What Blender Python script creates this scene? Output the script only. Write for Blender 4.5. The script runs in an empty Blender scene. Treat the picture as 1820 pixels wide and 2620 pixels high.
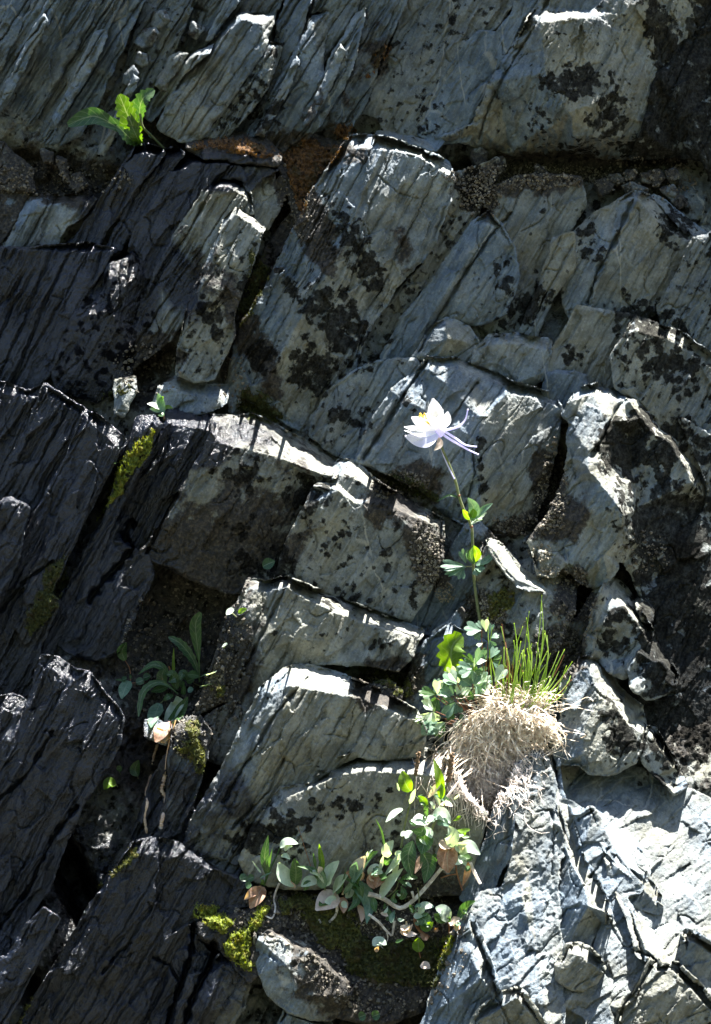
import bpy, math, random, time
import numpy as np
from mathutils import Vector, Matrix
from mathutils.geometry import delaunay_2d_cdt
T0 = time.time()
random.seed(7)
R = math.radians
sc = bpy.context.scene
col = sc.collection
# ------------------------------------------------------------------ scale
S = 0.0004          # metres for one unit of the survey grid (x right, y down, d out of the cliff)
DC = 4000.0         # distance of the camera from the plane d = 0, same units
ZC = 0.75
def P(x, y, d):
    k = S*(DC-d)/DC
    return Vector(((x-910)*k, -d*S, ZC-(y-1310)*k))
# ------------------------------------------------------------------ camera
cam = bpy.data.objects.new('camera', bpy.data.cameras.new('camera'))
col.objects.link(cam)
cam.location = (0, -DC*S, ZC)
cam.rotation_euler = (R(90), 0, 0)
cam.data.sensor_fit = 'VERTICAL'; cam.data.sensor_height = 24
cam.data.lens = 24*DC/2620
cam.data.clip_start = 0.01; cam.data.clip_end = 200
sc.camera = cam
# ------------------------------------------------------------------ light
SUN = Vector((0.25, 0.150, 0.95)).normalized()      # towards the sun: high, slightly behind the cliff
EL = math.asin(SUN.z)
w = bpy.data.worlds.new('World'); sc.world = w; w.use_nodes = True
nt = w.node_tree; nt.nodes.clear()
sky = nt.nodes.new('ShaderNodeTexSky'); sky.sky_type = 'NISHITA'; sky.sun_disc = False
sky.sun_elevation = EL; sky.sun_rotation = math.atan2(SUN.x, SUN.y)
bg = nt.nodes.new('ShaderNodeBackground'); bg.inputs['Strength'].default_value = 0.052
wo = nt.nodes.new('ShaderNodeOutputWorld')
nt.links.new(sky.outputs[0], bg.inputs[0]); nt.links.new(bg.outputs[0], wo.inputs[0])
sl = bpy.data.lights.new('sun', 'SUN'); sl.energy = 5.0; sl.angle = R(0.53); sl.color = (1, 0.965, 0.91)
so = bpy.data.objects.new('sun', sl); col.objects.link(so)
so.rotation_euler = SUN.to_track_quat('Z', 'Y').to_euler(); so.location = (0, 1, 4)
vs = sc.view_settings
vs.view_transform = 'Standard'; vs.look = 'None'; vs.gamma = 1; vs.use_curve_mapping = False
vs.exposure = 2.85
try: sc.cycles.use_denoising = True
except Exception: pass
sc.cycles.max_bounces = 6; sc.cycles.transparent_max_bounces = 8
# ------------------------------------------------------------------ noise
def _h(ix, iy, s):
    h = (ix.astype(np.int64)*374761393 + iy.astype(np.int64)*668265263 + int(s)*1442695041) & 0xffffffff
    h = ((h ^ (h >> 13))*1274126177) & 0xffffffff
    return (h ^ (h >> 16)) & 0xffffffff
def pn(x, y, s=0):
    xi = np.floor(x); yi = np.floor(y); fx = x-xi; fy = y-yi
    u = fx*fx*fx*(fx*(fx*6-15)+10); v = fy*fy*fy*(fy*(fy*6-15)+10)
    def g(a, b):
        an = _h(xi+a, yi+b, s)*(2*math.pi/4294967296.0)
        return np.cos(an)*(fx-a)+np.sin(an)*(fy-b)
    a = g(0, 0); b = g(1, 0); c = g(0, 1); d = g(1, 1)
    return ((a+(b-a)*u)*(1-v)+(c+(d-c)*u)*v)*1.5
def fbm(x, y, s=0, o=4, r=0.5):
    t = 0; a = 1
    for i in range(o):
        t = t+a*pn(x*2**i+i*17.3, y*2**i-i*9.1, s+i); a *= r
    return t
def facets(x, y, s, tilt=1.0):
    """chipped facets: every Voronoi cell is a small plane with a tilt of its own"""
    xi = np.floor(x); yi = np.floor(y); best = np.full(x.shape, 9e9); val = np.zeros(x.shape)
    for a in (-1, 0, 1):
        for b in (-1, 0, 1):
            cx = xi+a; cy = yi+b
            px = cx+_h(cx, cy, s)/4294967296.0; py = cy+_h(cx, cy, s+1)/4294967296.0
            d = (x-px)**2+(y-py)**2; an = _h(cx, cy, s+2)*(2*math.pi/4294967296.0)
            h = (_h(cx, cy, s+3)/4294967296.0-.5)*.5
            v = ((x-px)*np.cos(an)+(y-py)*np.sin(an))*tilt+h
            k = d < best; best = np.where(k, d, best); val = np.where(k, v, val)
    return val
# ------------------------------------------------------------------ survey helpers
VW = {'o': (0, 0, 1.14035), 'A': (0, 0, .5702), 'a': (910, 0, .5702), 'B': (0, 650, .5702), 'b': (910, 650, .5702),
      'C': (0, 1300, .5702), 'c': (910, 1300, .5702), 'D': (0, 1920, .5702), 'd': (910, 1920, .5702),
      'E': (1100, 1920, .4511), 'F': (1300, 950, .4351), 'G': (1020, 980, .17544), 'H': (1060, 1560, .25063),
      'I': (280, 1540, .26987), 'J': (600, 2120, .22556), 'K': (940, 1920, .24372), 'L': (150, 200, .53258), 'p': (0, 0, 1)}
def pts(v, s):
    x0, y0, k = VW[v]; out = []
    for t in s.split():
        f = [float(q) for q in t.split(',')]
        out.append((x0+f[0]*k, y0+f[1]*k, f[2] if len(f) > 2 else 0.0))
    return out
BY = [-900, 0, 400, 1050, 1600, 2000, 2620, 3300]
BD = [-420, 0, 70, 250, 440, 590, 800, 1050]
def base(y): return np.interp(y, BY, BD)
G = 2.6
GX0, GY0, GX1, GY1 = -130, -130, 1960, 2760
ZW = int((GX1-GX0)/G)+2; ZH = int((GY1-GY0)/G)+2
ZB = np.full((ZH, ZW), -1e4)                     # how far the rock comes forward, for seating plants and moss
def surf(x, y):
    i = int(np.clip(round((x-GX0)/G), 0, ZW-1)); j = int(np.clip(round((y-GY0)/G), 0, ZH-1))
    return float(ZB[j, i])
def seg_dist(px, py, poly, closed=True):
    bd = np.full(px.shape, 1e9); bx = px.copy(); by = py.copy()
    n = len(poly)
    for i in range(n if closed else n-1):
        ax, ay = poly[i][:2]; cx, cy = poly[(i+1) % n][:2]
        dx, dy = cx-ax, cy-ay; L = dx*dx+dy*dy+1e-9
        t = np.clip(((px-ax)*dx+(py-ay)*dy)/L, 0, 1)
        qx = ax+t*dx; qy = ay+t*dy; d = np.hypot(px-qx, py-qy)
        k = d < bd; bd = np.where(k, d, bd); bx = np.where(k, qx, bx); by = np.where(k, qy, by)
    return bd, bx, by
def inside(px, py, poly):
    r = np.zeros(px.shape, bool); n = len(poly)
    for i in range(n):
        ax, ay = poly[i][:2]; cx, cy = poly[(i+1) % n][:2]
        if ay == cy: continue
        k = ((ay > py) != (cy > py)) & (px < (cx-ax)*(py-ay)/(cy-ay)+ax)
        r ^= k
    return r
def blobs(x, y, L):
    v = np.zeros(x.shape)
    for b in L:
        bx, by, rx, ry, ang, st = b
        bx *= 1.14035; by *= 1.14035; rx *= 1.14035; ry *= 1.14035
        c, s = math.cos(R(ang)), math.sin(R(ang))
        u = ((x-bx)*c-(y-by)*s)/rx; q = ((x-bx)*s+(y-by)*c)/ry
        v = np.maximum(v, st*np.exp(-np.power(u*u+q*q, 1.6)*.9))
    return v
def setprops(o, **k):
    for a, b in k.items():
        if b: o[a] = b
def mesh_obj(name, co, faces, mat, parent=None, smooth=True, attrs=None, origin=None):
    """co: (n,3) array in world units, faces: (m,4) or (m,3) int array"""
    co = np.asarray(co, dtype=np.float64); faces = np.asarray(faces, dtype=np.int32)
    me = bpy.data.meshes.new(name); k = faces.shape[1]
    if origin is None: origin = Vector((0, 0, 0))
    co = co-np.array(origin)
    me.vertices.add(len(co)); me.vertices.foreach_set('co', co.astype(np.float32).ravel())
    me.loops.add(faces.size); me.loops.foreach_set('vertex_index', faces.ravel())
    me.polygons.add(len(faces)); me.polygons.foreach_set('loop_start', np.arange(0, faces.size, k, dtype=np.int32))
    try: me.polygons.foreach_set('loop_total', np.full(len(faces), k, dtype=np.int32))
    except Exception: pass
    me.polygons.foreach_set('use_smooth', np.full(len(faces), smooth, dtype=bool))
    me.update(calc_edges=True); me.validate()
    for an, av in (attrs or {}).items():
        at = me.attributes.new(an, 'FLOAT_COLOR', 'POINT'); at.data.foreach_set('color', np.asarray(av, dtype=np.float32).ravel())
    me.materials.append(mat)
    o = bpy.data.objects.new(name, me); col.objects.link(o)
    if parent is not None:
        o.parent = parent; o.location = Vector(origin)-parent_loc(parent)
    else: o.location = origin
    return o
def parent_loc(p):
    v = Vector(p.location)
    while p.parent: p = p.parent; v += p.location
    return v
# ------------------------------------------------------------------ materials
class NT:
    def __init__(s, name):
        s.m = bpy.data.materials.new(name); s.m.use_nodes = True; s.t = s.m.node_tree; s.t.nodes.clear()
        s.out = s.n('OutputMaterial')
    def n(s, typ, **kw):
        x = s.t.nodes.new('ShaderNode'+typ)
        for k, v in kw.items(): setattr(x, k, v)
        return x
    def l(s, a, b): s.t.links.new(a, b)
    def put(s, sock, v):
        if hasattr(v, 'links') or isinstance(v, bpy.types.NodeSocket): s.l(v, sock)
        else: sock.default_value = v
    def math(s, op, a, b=0.0, c=None, clamp=False):
        x = s.n('Math', operation=op, use_clamp=clamp); s.put(x.inputs[0], a); s.put(x.inputs[1], b)
        if c is not None: s.put(x.inputs[2], c)
        return x.outputs[0]
    def step(s, v, lo, hi):
        x = s.n('MapRange', interpolation_type='SMOOTHSTEP'); s.put(x.inputs[0], v); s.put(x.inputs[1], lo); s.put(x.inputs[2], hi)
        return x.outputs[0]
    def mix(s, f, a, b, bl='MIX'):
        x = s.n('Mix', data_type='RGBA', blend_type=bl); s.put(x.inputs[0], f)
        s.put(x.inputs[6], a if not isinstance(a, tuple) else (*a, 1)); s.put(x.inputs[7], b if not isinstance(b, tuple) else (*b, 1))
        return x.outputs[2]
    def noise(s, vec, scale, detail=5, rough=.55, dist=0.0):
        x = s.n('TexNoise'); s.l(vec, x.inputs['Vector']); x.inputs['Scale'].default_value = scale
        x.inputs['Detail'].default_value = detail; x.inputs['Roughness'].default_value = rough; x.inputs['Distortion'].default_value = dist
        return x.outputs[0]
def rock_material():
    k = NT('slate_rock')
    geo = k.n('NewGeometry'); pos = geo.outputs['Position']
    at = k.n('Attribute', attribute_name='mA'); sa = k.n('SeparateColor'); k.l(at.outputs[0], sa.inputs[0])
    lich, wet, brn = sa.outputs[0], sa.outputs[1], sa.outputs[2]
    at2 = k.n('Attribute', attribute_name='mB'); sb = k.n('SeparateColor'); k.l(at2.outputs[0], sb.inputs[0])
    blue, val, sea = sb.outputs[0], sb.outputs[1], sb.outputs[2]
    # bedding grain: coordinates turned along the dip and stretched
    mr_ = k.n('Mapping', vector_type='POINT'); k.l(pos, mr_.inputs['Vector']); mr_.inputs['Rotation'].default_value = (0, R(61), 0)
    mp = k.n('Mapping', vector_type='POINT'); k.l(mr_.outputs[0], mp.inputs['Vector'])
    mp.inputs['Scale'].default_value = (0.10, 0.6, 1.0); bed = mp.outputs[0]
    n_big = k.noise(pos, 14, 4); n_med = k.noise(pos, 60, 6, .6); n_fin = k.noise(pos, 420, 4, .65)
    g1 = k.noise(bed, 260, 5, .6, .3); g2 = k.noise(bed, 1100, 3, .6)
    blue_c = k.mix(k.step(n_med, .35, .65), (.056, .084, .116), (.118, .155, .190))
    grn_c = k.mix(k.step(n_med, .32, .68), (.090, .091, .070), (.190, .190, .155))
    bf = k.math('ADD', blue, k.math('MULTIPLY', k.math('SUBTRACT', n_big, .5), 2.6), clamp=True)
    c = k.mix(bf, grn_c, blue_c)
    c = k.mix(k.math('MULTIPLY', k.step(g1, .52, .70), .42), c, (.22, .25, .26))
    c = k.mix(k.math('MULTIPLY', k.step(g1, .46, .32), .45), c, (.05, .055, .06))
    c = k.mix(k.math('MULTIPLY', k.step(g2, .56, .72), .38), c, (.06, .065, .07))
    c = k.mix(k.math('MULTIPLY', k.step(n_fin, .54, .70), .42), c, (.25, .27, .26))
    c = k.mix(k.math('MULTIPLY', k.step(n_fin, .46, .32), .6), c, (.045, .05, .05))
    n_pt = k.noise(pos, 160, 5, .7); c = k.mix(k.math('MULTIPLY', k.step(n_pt, .46, .30), .5), c, (.06, .062, .06))
    # thin quartz hairlines
    vr = k.n('TexVoronoi', feature='DISTANCE_TO_EDGE'); mp2 = k.n('Mapping'); k.l(pos, mp2.inputs['Vector'])
    mp2.inputs['Rotation'].default_value = (0, R(-38), 0); mp2.inputs['Scale'].default_value = (1, 1, .35)
    dn = k.n('TexNoise'); k.l(mp2.outputs[0], dn.inputs['Vector']); dn.inputs['Scale'].default_value = 26
    av = k.n('VectorMath', operation='MULTIPLY_ADD'); k.l(dn.outputs['Color'], av.inputs[0]); av.inputs[1].default_value = (.03, .03, .03); k.l(mp2.outputs[0], av.inputs[2])
    k.l(av.outputs[0], vr.inputs['Vector']); vr.inputs['Scale'].default_value = 16
    vein = k.math('MULTIPLY', k.math('SUBTRACT', 1.0, k.step(vr.outputs[0], .004, .016)), k.step(n_big, .5, .62))
    c = k.mix(k.math('MULTIPLY', vein, .5), c, (.33, .33, .30))
    # ochre weathering
    c = k.mix(k.math('MULTIPLY', k.step(k.noise(pos, 22, 5, .6), .52, .72), .35), c, (.17, .15, .09))
    vv = k.math('ADD', .45, k.math('MULTIPLY', val, 1.0))
    hs = k.n('HueSaturation'); k.l(c, hs.inputs['Color']); k.l(vv, hs.inputs['Value']); c = hs.outputs[0]
    # brown soil and organic film
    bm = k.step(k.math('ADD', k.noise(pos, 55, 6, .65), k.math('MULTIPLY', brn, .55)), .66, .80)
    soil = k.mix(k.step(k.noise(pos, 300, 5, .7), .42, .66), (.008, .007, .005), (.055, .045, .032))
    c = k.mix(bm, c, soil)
    # black crust lichen: coverage attribute moves the threshold, plus round colonies
    ln = k.math('ADD', k.math('MULTIPLY', k.noise(pos, 74, 5, .58, .15), .76), k.math('MULTIPLY', k.noise(pos, 330, 4, .55), .24))
    vc = k.n('TexVoronoi', feature='SMOOTH_F1'); k.l(pos, vc.inputs['Vector']); vc.inputs['Scale'].default_value = 120; vc.inputs['Smoothness'].default_value = .4
    ln = k.math('ADD', k.math('MULTIPLY', ln, .74), k.math('MULTIPLY', k.math('SUBTRACT', .98, vc.outputs[0]), .26))
    thr = k.math('SUBTRACT', .685, k.math('MULTIPLY', lich, .34))
    lm = k.step(k.math('SUBTRACT', ln, thr), -.03, .035)
    vs_ = k.n('TexVoronoi'); k.l(pos, vs_.inputs['Vector']); vs_.inputs['Scale'].default_value = 95
    dot = k.math('MULTIPLY', k.math('SUBTRACT', 1.0, k.step(k.math('ADD', vs_.outputs[0], k.math('MULTIPLY', n_fin, .25)), .24, .33)), k.step(k.math('ADD', k.noise(pos, 30, 3), k.math('MULTIPLY', lich, .5)), .58, .72))
    lm = k.math('MAXIMUM', lm, k.math('MULTIPLY', dot, .85))
    lc = k.mix(k.step(n_fin, .45, .62), (.006, .006, .0055), (.022, .021, .018))
    c = k.mix(k.math('MULTIPLY', lm, k.math('ADD', .80, k.math('MULTIPLY', k.step(n_pt, .35, .6), .18))), c, lc)
    # wet film darkens the rock; blue sky sheen is tinted into its colour
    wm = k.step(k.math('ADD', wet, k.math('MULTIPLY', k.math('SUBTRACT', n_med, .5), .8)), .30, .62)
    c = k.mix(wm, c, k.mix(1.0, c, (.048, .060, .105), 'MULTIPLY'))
    bs = k.n('BsdfPrincipled'); k.l(c, bs.inputs['Base Color'])
    rg = k.math('ADD', .62, k.math('MULTIPLY', n_fin, .25)); rg = k.math('ADD', rg, k.math('MULTIPLY', lm, .2))
    rw = k.math('ADD', .10, k.math('MULTIPLY', n_med, .26))
    mr = k.n('Mix', data_type='FLOAT'); k.l(wm, mr.inputs[0]); k.l(rg, mr.inputs[2]); k.l(rw, mr.inputs[3])
    k.l(mr.outputs[0], bs.inputs['Roughness'])
    sp = k.n('Mix', data_type='FLOAT'); k.l(wm, sp.inputs[0]); sp.inputs[2].default_value = .45; sp.inputs[3].default_value = .5
    k.l(k.math('MULTIPLY', sp.outputs[0], k.math('SUBTRACT', 1.0, k.math('MULTIPLY', lm, .85))), bs.inputs['Specular IOR Level'])
    hgt = k.math('ADD', k.math('MULTIPLY', n_fin, .55), k.math('ADD', k.math('MULTIPLY', g1, .9), k.math('MULTIPLY', g2, .35)))
    hgt = k.math('ADD', hgt, k.math('MULTIPLY', k.math('MULTIPLY', lm, k.noise(pos, 900, 3, .7)), 1.0))
    hgt = k.math('ADD', hgt, k.math('MULTIPLY', n_med, .8)); hgt = k.math('ADD', hgt, k.math('MULTIPLY', k.math('MULTIPLY', wm, n_pt), 1.2))
    bp = k.n('Bump'); k.l(hgt, bp.inputs['Height']); bp.inputs['Distance'].default_value = .003; bp.inputs['Strength'].default_value = .7
    k.l(bp.outputs[0], bs.inputs['Normal']); k.l(bs.outputs[0], k.out.inputs[0])
    return k.m
def simple(name, c1, c2, scale=300, rough=.7, trans=0.0, bump=.0004, c3=None, spec=.4):
    """diffuse / translucent procedural surface with two or three tones"""
    k = NT(name); geo = k.n('NewGeometry'); pos = geo.outputs['Position']
    n = k.noise(pos, scale, 5, .6); c = k.mix(k.step(n, .38, .62), c1, c2)
    if c3: c = k.mix(k.step(k.noise(pos, scale*.23, 4, .6), .5, .66), c, c3)
    la = k.n('Attribute', attribute_name='lf'); ls = k.n('SeparateColor'); k.l(la.outputs[0], ls.inputs[0])
    vein = k.math('MAXIMUM', k.math('SUBTRACT', 1.0, k.step(ls.outputs[0], .03, .10)), k.math('MULTIPLY', k.step(k.math('SINE', k.math('SUBTRACT', k.math('MULTIPLY', ls.outputs[1], 52.0), k.math('MULTIPLY', ls.outputs[0], 9.0))), .86, .98), .55))
    c = k.mix(k.math('MULTIPLY', k.math('MULTIPLY', vein, ls.outputs[2]), .45), c, k.mix(.5, c, (.45, .5, .36)))
    sp_ = k.math('MULTIPLY', ls.outputs[2], k.step(k.noise(pos, 700, 3, .6), .64, .72)); c = k.mix(k.math('MULTIPLY', sp_, .5), c, (.10, .06, .03))
    bs = k.n('BsdfPrincipled'); k.l(c, bs.inputs['Base Color']); bs.inputs['Roughness'].default_value = rough
    bs.inputs['Specular IOR Level'].default_value = spec
    if bump:
        bp = k.n('Bump'); k.l(k.noise(pos, scale*2.2, 3), bp.inputs['Height']); bp.inputs['Distance'].default_value = bump
        k.l(bp.outputs[0], bs.inputs['Normal'])
    if trans:
        tr = k.n('BsdfTranslucent'); tc = k.mix(1.0, c, (1.0, 1.0, .55), 'MULTIPLY') if trans > 0 else c
        hs = k.n('HueSaturation'); k.l(tc, hs.inputs['Color']); hs.inputs['Value'].default_value = 1.9; hs.inputs['Saturation'].default_value = 1.1
        k.l(hs.outputs[0], tr.inputs[0]); ms = k.n('MixShader'); ms.inputs[0].default_value = abs(trans)
        k.l(bs.outputs[0], ms.inputs[1]); k.l(tr.outputs[0], ms.inputs[2]); k.l(ms.outputs[0], k.out.inputs[0])
    else: k.l(bs.outputs[0], k.out.inputs[0])
    return k.m
ROCK = rock_material()
# ------------------------------------------------------------------ where lichen, water, soil sit (survey coordinates / 1.14)
LICH = [(780,1800,130,50,10,.5),(900,1880,90,60,0,.45),(640,1860,70,70,0,.7),(690,1110,50,60,0,.7),(600,1260,90,50,0,.7),(780,1200,70,60,0,.45),(880,1270,50,80,0,.45),(1290,180,90,50,0,.75),(1370,260,60,90,0,.65),(1520,170,50,230,20,1.0),(1580,60,40,120,0,.95),(1480,340,110,50,0,.85),
 (1300,330,60,25,0,.6),(800,560,50,140,30,.72),(760,720,60,130,30,.85),(700,830,60,80,20,.8),(590,800,50,50,0,.7),(1060,420,50,60,0,.85),(930,290,40,30,0,.4),
 (1180,690,90,40,40,.8),(1130,620,30,70,10,.6),(1210,280,40,70,0,.4),(1330,560,40,40,0,.6),(1320,520,30,30,0,.75),(1520,500,50,60,-40,.75),(1460,730,110,60,-20,.8),
 (1500,820,90,90,0,.72),(1400,1010,60,80,20,1.1),(1440,950,40,50,30,.9),(1500,1000,45,80,-30,.95),(1500,1080,80,60,0,.6),(1500,1180,110,110,0,1.0),(1530,1330,120,150,0,1.05),(1400,1120,40,60,0,.6),
 (1390,1420,60,80,0,.68),(1520,1480,100,130,30,1.05),(1560,1620,90,100,0,1.0),(1500,1690,90,60,-30,.8),(1390,1660,55,50,0,.8),(1370,1610,30,60,0,.7),(1460,1760,60,40,0,.9),
 (1080,1010,18,40,0,.62),(1080,1080,16,50,10,.55),(930,1330,20,50,0,.6),(760,1340,60,40,0,.6),(860,1440,40,20,20,.65),(740,1230,60,70,0,.5),
 (640,1280,30,30,0,.5),(560,640,40,40,0,.7),(470,700,30,90,25,.7),(300,790,80,90,20,.6),(640,620,20,140,30,.7),(870,150,30,60,20,.5),(600,260,60,40,50,.6),
 (540,1050,70,60,0,.6),(690,1110,60,60,0,.8),(560,1180,60,40,0,.5),(620,1850,40,40,0,.7),(570,1880,60,50,0,.8),(720,1450,60,40,0,.35),(1160,1420,50,50,0,.5),
 (1250,90,40,40,0,.35),(960,250,60,70,30,.45),(1010,60,40,40,0,.5),(1100,690,30,30,0,.4),(870,760,20,20,0,.6),(905,900,20,40,30,.6),(780,930,60,60,30,.62),(1290,800,40,30,0,.55)]
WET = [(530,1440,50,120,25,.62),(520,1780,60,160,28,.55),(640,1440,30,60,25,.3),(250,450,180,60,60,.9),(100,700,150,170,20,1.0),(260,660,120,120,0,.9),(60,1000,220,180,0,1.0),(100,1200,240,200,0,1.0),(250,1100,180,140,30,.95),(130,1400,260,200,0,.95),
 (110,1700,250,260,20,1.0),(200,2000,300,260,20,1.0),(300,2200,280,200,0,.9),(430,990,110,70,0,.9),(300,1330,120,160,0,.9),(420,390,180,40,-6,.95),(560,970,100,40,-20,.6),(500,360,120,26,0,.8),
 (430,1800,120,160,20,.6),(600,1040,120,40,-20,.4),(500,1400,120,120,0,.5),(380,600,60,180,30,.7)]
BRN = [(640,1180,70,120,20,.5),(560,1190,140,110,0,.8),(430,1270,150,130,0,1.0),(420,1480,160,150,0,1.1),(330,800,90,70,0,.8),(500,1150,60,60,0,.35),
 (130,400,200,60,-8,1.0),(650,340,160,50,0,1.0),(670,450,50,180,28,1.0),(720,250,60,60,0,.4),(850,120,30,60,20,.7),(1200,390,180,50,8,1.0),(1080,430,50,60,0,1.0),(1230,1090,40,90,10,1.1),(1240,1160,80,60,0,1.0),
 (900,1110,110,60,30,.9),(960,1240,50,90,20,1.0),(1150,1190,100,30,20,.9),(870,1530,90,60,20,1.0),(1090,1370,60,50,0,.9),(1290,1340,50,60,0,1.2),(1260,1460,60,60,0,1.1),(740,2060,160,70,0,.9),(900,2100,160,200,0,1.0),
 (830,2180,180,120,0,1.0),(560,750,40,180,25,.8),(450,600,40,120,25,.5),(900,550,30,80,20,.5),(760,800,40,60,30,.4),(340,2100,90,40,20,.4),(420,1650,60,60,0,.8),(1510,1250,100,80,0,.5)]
CRK = []
def crack(v, s, w=3.0, dp=22): CRK.append((pts(v, s), w, dp))
# ------------------------------------------------------------------ the rock builder
NB = [0]
BLOCKS = []
def rock(name, label, v, outline, inner=(), off=0.0, my=.08, mx=0.0, ang=62, sa=.6, ra=.8, fa=.9, rr=7, lich=0.0, wet=0.0, blue=.4, val=.5, brn=0.0, warp=3.2, back=150, ref=None, fs=46, group=None, grow=8, clean=1.0, dsc=1.4):
    BLOCKS.append(dict(locals()))
def detail(x, y, b, sd):
    c, s = math.cos(R(b['ang'])), math.sin(R(b['ang']))
    al = x*c-y*s; ac = x*s+y*c
    wz = 3*fbm(x/160, y/160, 5, 2)
    acw = ac+wz
    t = 1.7*pn(acw/38, al/900, 11+sd)+.8*pn(acw/15, al/380, 12+sd)
    t = t*1.5; f = t-np.floor(t); sm = np.clip((f-.62)/.38, 0, 1); plate = np.floor(t)+sm*sm*(3-2*sm)-t
    stri = pn(acw/5.5, al/120, 13+sd)*1.1+pn(acw/11, al/220, 14+sd)*2.0
    msk = np.clip(.5+1.5*fbm(x/120, y/120, 31+sd, 2), .05, 1.4)
    h = b['sa']*msk*(9.5*plate+1.7*stri)
    gm = np.clip(.25+2.0*fbm(x/150, y/150, 33+sd, 2), 0, 1.2)
    gv = np.clip(1-np.abs(pn(acw/26, al/800, 15+sd))/.12, 0, 1); gv2 = np.clip(1-np.abs(pn(acw/60+9, al/1300, 16+sd))/.06, 0, 1)
    h -= b['sa']*(gm*9*gv**1.5+14*gv2**1.5)
    cj = np.clip(1-np.abs(pn(al/120, acw/70, 17+sd))/.035, 0, 1)*np.clip(3*fbm(x/90, y/90, 34+sd, 2), 0, 1)
    h -= 9*cj
    fr = facets(al/(b['fs']*2.8)+wz*.01, acw/b['fs'], 40+sd)
    fr2 = facets(al/(b['fs']*.9)+wz*.02, acw/(b['fs']*.36), 50+sd)
    h += b['fa']*(fr*b['fs']*.23+fr2*b['fs']*.045)
    h += b['ra']*(3.6*fbm(x/85, y/85, 21, 2)+.9*fbm(x/11, y/11, 22, 3, .6)*np.clip(.7+fbm(x/60, y/60, 23, 2)*1.4, .15, 2))
    return h
def build_rock(b, parent):
    NB[0] += 1; sd = NB[0]*7
    ol = pts(b['v'], b['outline']); inn = [pts(b['v'], q) for q in b['inner']]
    # densify the outline a little for a ragged edge, triangulate it with its creases
    vco = [Vector(p[:2]) for p in ol]; vd = [p[2]*b['dsc'] for p in ol]; edges = []
    for L in inn:
        i0 = len(vco)
        for p in L: vco.append(Vector(p[:2])); vd.append(p[2]*b['dsc'])
        edges += [(i0+i, i0+i+1) for i in range(len(L)-1)]
    rv, re_, rf, ov, oe, of = delaunay_2d_cdt(vco, edges, [list(range(len(ol)))], 1, 1e-4)
    rd = []
    for q, src in zip(rv, ov):
        if src: rd.append(vd[src[0]])
        else:
            dd = [(q-a).length for a in vco]; j = sorted(range(len(dd)), key=lambda z: dd[z])[:2]
            rd.append((vd[j[0]]*dd[j[1]]+vd[j[1]]*dd[j[0]])/(dd[j[0]]+dd[j[1]]+1e-9))
    xs = [p[0] for p in ol]; ys = [p[1] for p in ol]
    wa = b['warp']
    ix0 = int((max(min(xs)-12-wa, GX0)-GX0)/G); ix1 = int((min(max(xs)+12+wa, GX1)-GX0)/G)+1
    iy0 = int((max(min(ys)-12-wa, GY0)-GY0)/G); iy1 = int((min(max(ys)+12+wa, GY1)-GY0)/G)+1
    gx, gy = np.meshgrid(np.arange(ix0, ix1+1), np.arange(iy0, iy1+1))
    X = GX0+gx*G; Y = GY0+gy*G
    dxw = wa*(fbm(X/48, Y/48, 71+sd, 3, .55)+.35*pn(X/8, Y/8, 77+sd)); dyw = wa*(fbm(X/48, Y/48, 81+sd, 3, .55)+.35*pn(X/8, Y/8, 87+sd))
    px = X+dxw; py = Y+dyw
    ins = inside(px, py, ol); dist, qx, qy = seg_dist(px, py, ol)
    dl = b['grow']; ux_ = (px-qx)/(dist+1e-6); uy_ = (py-qy)/(dist+1e-6)
    out0 = ~ins; sdist = np.where(ins, dist+dl, dl-dist); ins = sdist > 0
    qx = np.where(out0, qx+ux_*dl, qx); qy = np.where(out0, qy+uy_*dl, qy); dist = np.maximum(sdist, 0)
    cell = ins[:-1, :-1] | ins[1:, :-1] | ins[:-1, 1:] | ins[1:, 1:]
    if not cell.any(): return None
    use = np.zeros(ins.shape, bool)
    use[:-1, :-1] |= cell; use[1:, :-1] |= cell; use[:-1, 1:] |= cell; use[1:, 1:] |= cell
    outp = use & ~ins
    ex = np.where(outp, qx, px); ey = np.where(outp, qy, py)
    D = np.full(X.shape, np.nan); bw = np.full(X.shape, -1e9)
    for f in rf:
        if len(f) != 3: continue
        (ax, ay), (bx, by), (cx, cy) = [tuple(rv[i]) for i in f]; da, db, dc = [rd[i] for i in f]
        den = (by-cy)*(ax-cx)+(cx-bx)*(ay-cy)
        if abs(den) < 1e-6: continue
        l1 = ((by-cy)*(ex-cx)+(cx-bx)*(ey-cy))/den; l2 = ((cy-ay)*(ex-cx)+(ax-cx)*(ey-cy))/den; l3 = 1-l1-l2
        mn = np.minimum(np.minimum(l1, l2), l3); k = mn > bw
        m1 = np.clip(l1, -.05, 1.05); m2 = np.clip(l2, -.05, 1.05); m3 = 1-m1-m2
        D = np.where(k, m1*da+m2*db+m3*dc, D); bw = np.where(k, mn, bw)
    D = np.nan_to_num(D)
    if b['ref']: xr, yr, d0 = b['ref']
    else: xr = sum(xs)/len(xs); yr = (min(ys)+max(ys))/2; d0 = float(base(yr))
    edge = np.where(ins, dist, 0)
    gxm = np.gradient(D, axis=1)/G+b['mx']
    gxm = gxm; D = D+d0+b['off']+b['my']*(Y-yr)+b['mx']*(X-xr)
    fade = np.clip(edge/10, .25, 1)
    D = D+detail(px, py, b, sd)*fade
    rr = b['rr']*np.clip(.9+1.5*fbm(X/40, Y/40, 91+sd, 2), .35, 2.4)
    t = np.clip(edge/rr, 0, 1); D = D-rr*.9*(1-np.sqrt(1-(1-t)**2+1e-9))
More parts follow.
